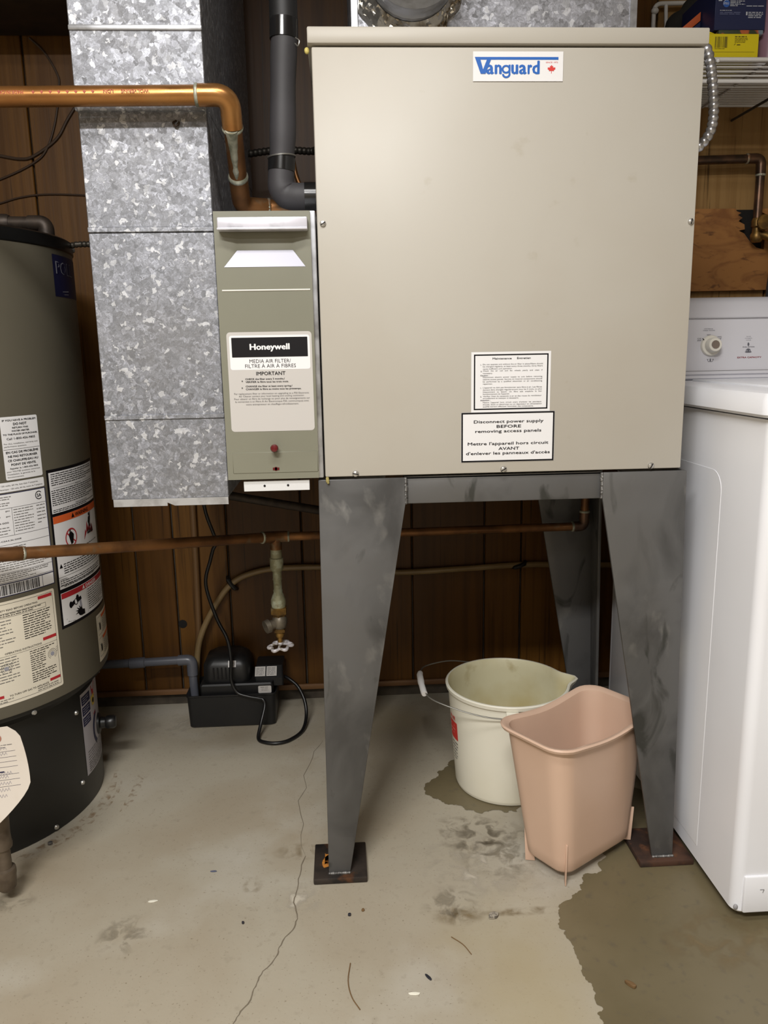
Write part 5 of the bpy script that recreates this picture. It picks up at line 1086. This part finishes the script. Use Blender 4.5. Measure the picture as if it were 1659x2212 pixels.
notch = [(1.13,1.300),(1.13,1.10),(0.80,1.098),(0.80,1.3005),(1.018,1.3005),(1.022,1.294),(1.034,1.290),(1.026,1.285),(1.038,1.278),(1.028,1.270),(1.044,1.262),(1.046,1.250),(1.030,1.247),(1.045,1.240),(1.060,1.222),(1.080,1.205),(1.100,1.200),(1.100,1.286),(1.080,1.294),(1.078,1.300)]
mb = MB(); mb.prism([(x, 2.060, z) for x, z in notch], (0, 0.018, 0)); tag(mb.build('plywood_patch', G['plywood']), 'orange brown plywood patch with torn notch around the tap, behind the washer', 'board')
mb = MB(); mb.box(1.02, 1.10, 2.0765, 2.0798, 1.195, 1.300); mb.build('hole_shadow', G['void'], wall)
tag(MB().tube(curve([(1.098,1.994,1.200),(1.094,1.985,1.16),(1.082,1.975,1.10),(1.075,1.96,1.02),(1.07,1.93,0.93),(1.07,1.90,0.80)], 6), 0.0125, 12).build('washer_hose', mat('grey_rubber', (62,64,68), 0.5)), 'grey rubber hose dropping from the tap behind the washer', 'hose')

# ------------------------------------------------------------------ litter on the floor
def bit(name, x, y, L, wd, h, ang, m, lab, cat='debris', z=0.0006):
    rnd = random.Random(int(x*1000+y*77)); mb = MB(); c, s_ = math.cos(R(ang)), math.sin(R(ang)); P = []
    for i in range(9):
        a = 2*PI*i/9; q = rnd.uniform(0.75, 1.15); px, py = L/2*math.cos(a)*q, wd/2*math.sin(a)*q; P.append((x+px*c-py*s_, y+px*s_+py*c, z))
    mb.prism(P, (0,0,h), min(h*0.3, 0.0006)); tag(mb.build(name, m), lab, cat)
bit('plastic_sliver', 0.112, 1.055, 0.016, 0.0045, 0.0020, -55, G['bitsdark'], 'small black plastic sliver on dry concrete near the front edge')
bit('plastic_sliver', -0.264, 1.342, 0.014, 0.0035, 0.0016, 0, mat('blue_grey_chip', (84,90,112), 0.4), 'tiny blue grey sliver on the floor left of the left foot plate')
bit('wood_chip', 0.419, 1.015, 0.020, 0.008, 0.0050, -50, G['bitsbrown'], 'brown wood chip lying on the wet concrete', z=0.0012)
bit('stone_crumb', 0.239, 1.181, 0.020, 0.014, 0.0050, 20, G['bitsgrey'], 'grey speckled concrete crumb in front of the wastebasket')
bit('paint_flake', 0.087, 1.025, 0.022, 0.006, 0.0008, -8, G['bitswhite'], 'white paint flake on the concrete near the front edge')
bit('paint_flake', -0.361, 1.267, 0.018, 0.006, 0.0008, 5, G['bitswhite'], 'pale paint flake on the floor between heater and left leg')
bit('gravel_grain', -0.009, 1.203, 0.0060, 0.0055, 0.0040, 0, G['bitsdark'], 'dark gravel grain on the floor before the left foot plate')
bit('gravel_grain', 0.015, 1.213, 0.0070, 0.006, 0.0030, 30, G['bitsbrown'], 'brown gravel grain just right of the dark grain by the foot plate')
bit('gravel_grain', -0.192, 1.198, 0.0050, 0.005, 0.0035, 0, G['bitsdark'], 'lone dark gravel grain on open concrete left of the crack')
bit('metal_nut', -0.607, 1.455, 0.0090, 0.009, 0.0050, 0, G['weld'], 'small grey nut on the floor at the heater base')
tag(MB().tube(curve([(-0.009,1.093,0.0014),(-0.013,1.057,0.0014),(-0.008,1.026,0.0014),(0.004,1.001,0.0014)], 6), 0.0009, 6).build('straw', G['bitsbrown']), 'long thin curved brown straw on the concrete at the bottom', 'debris')
tag(MB().tube(curve([(0.16,1.138,0.0013),(0.177,1.119,0.0013),(0.187,1.097,0.0013)], 6), 0.0008, 6).build('straw', G['bitsbrown']), 'short brown straw on dry concrete near the wet edge', 'debris')
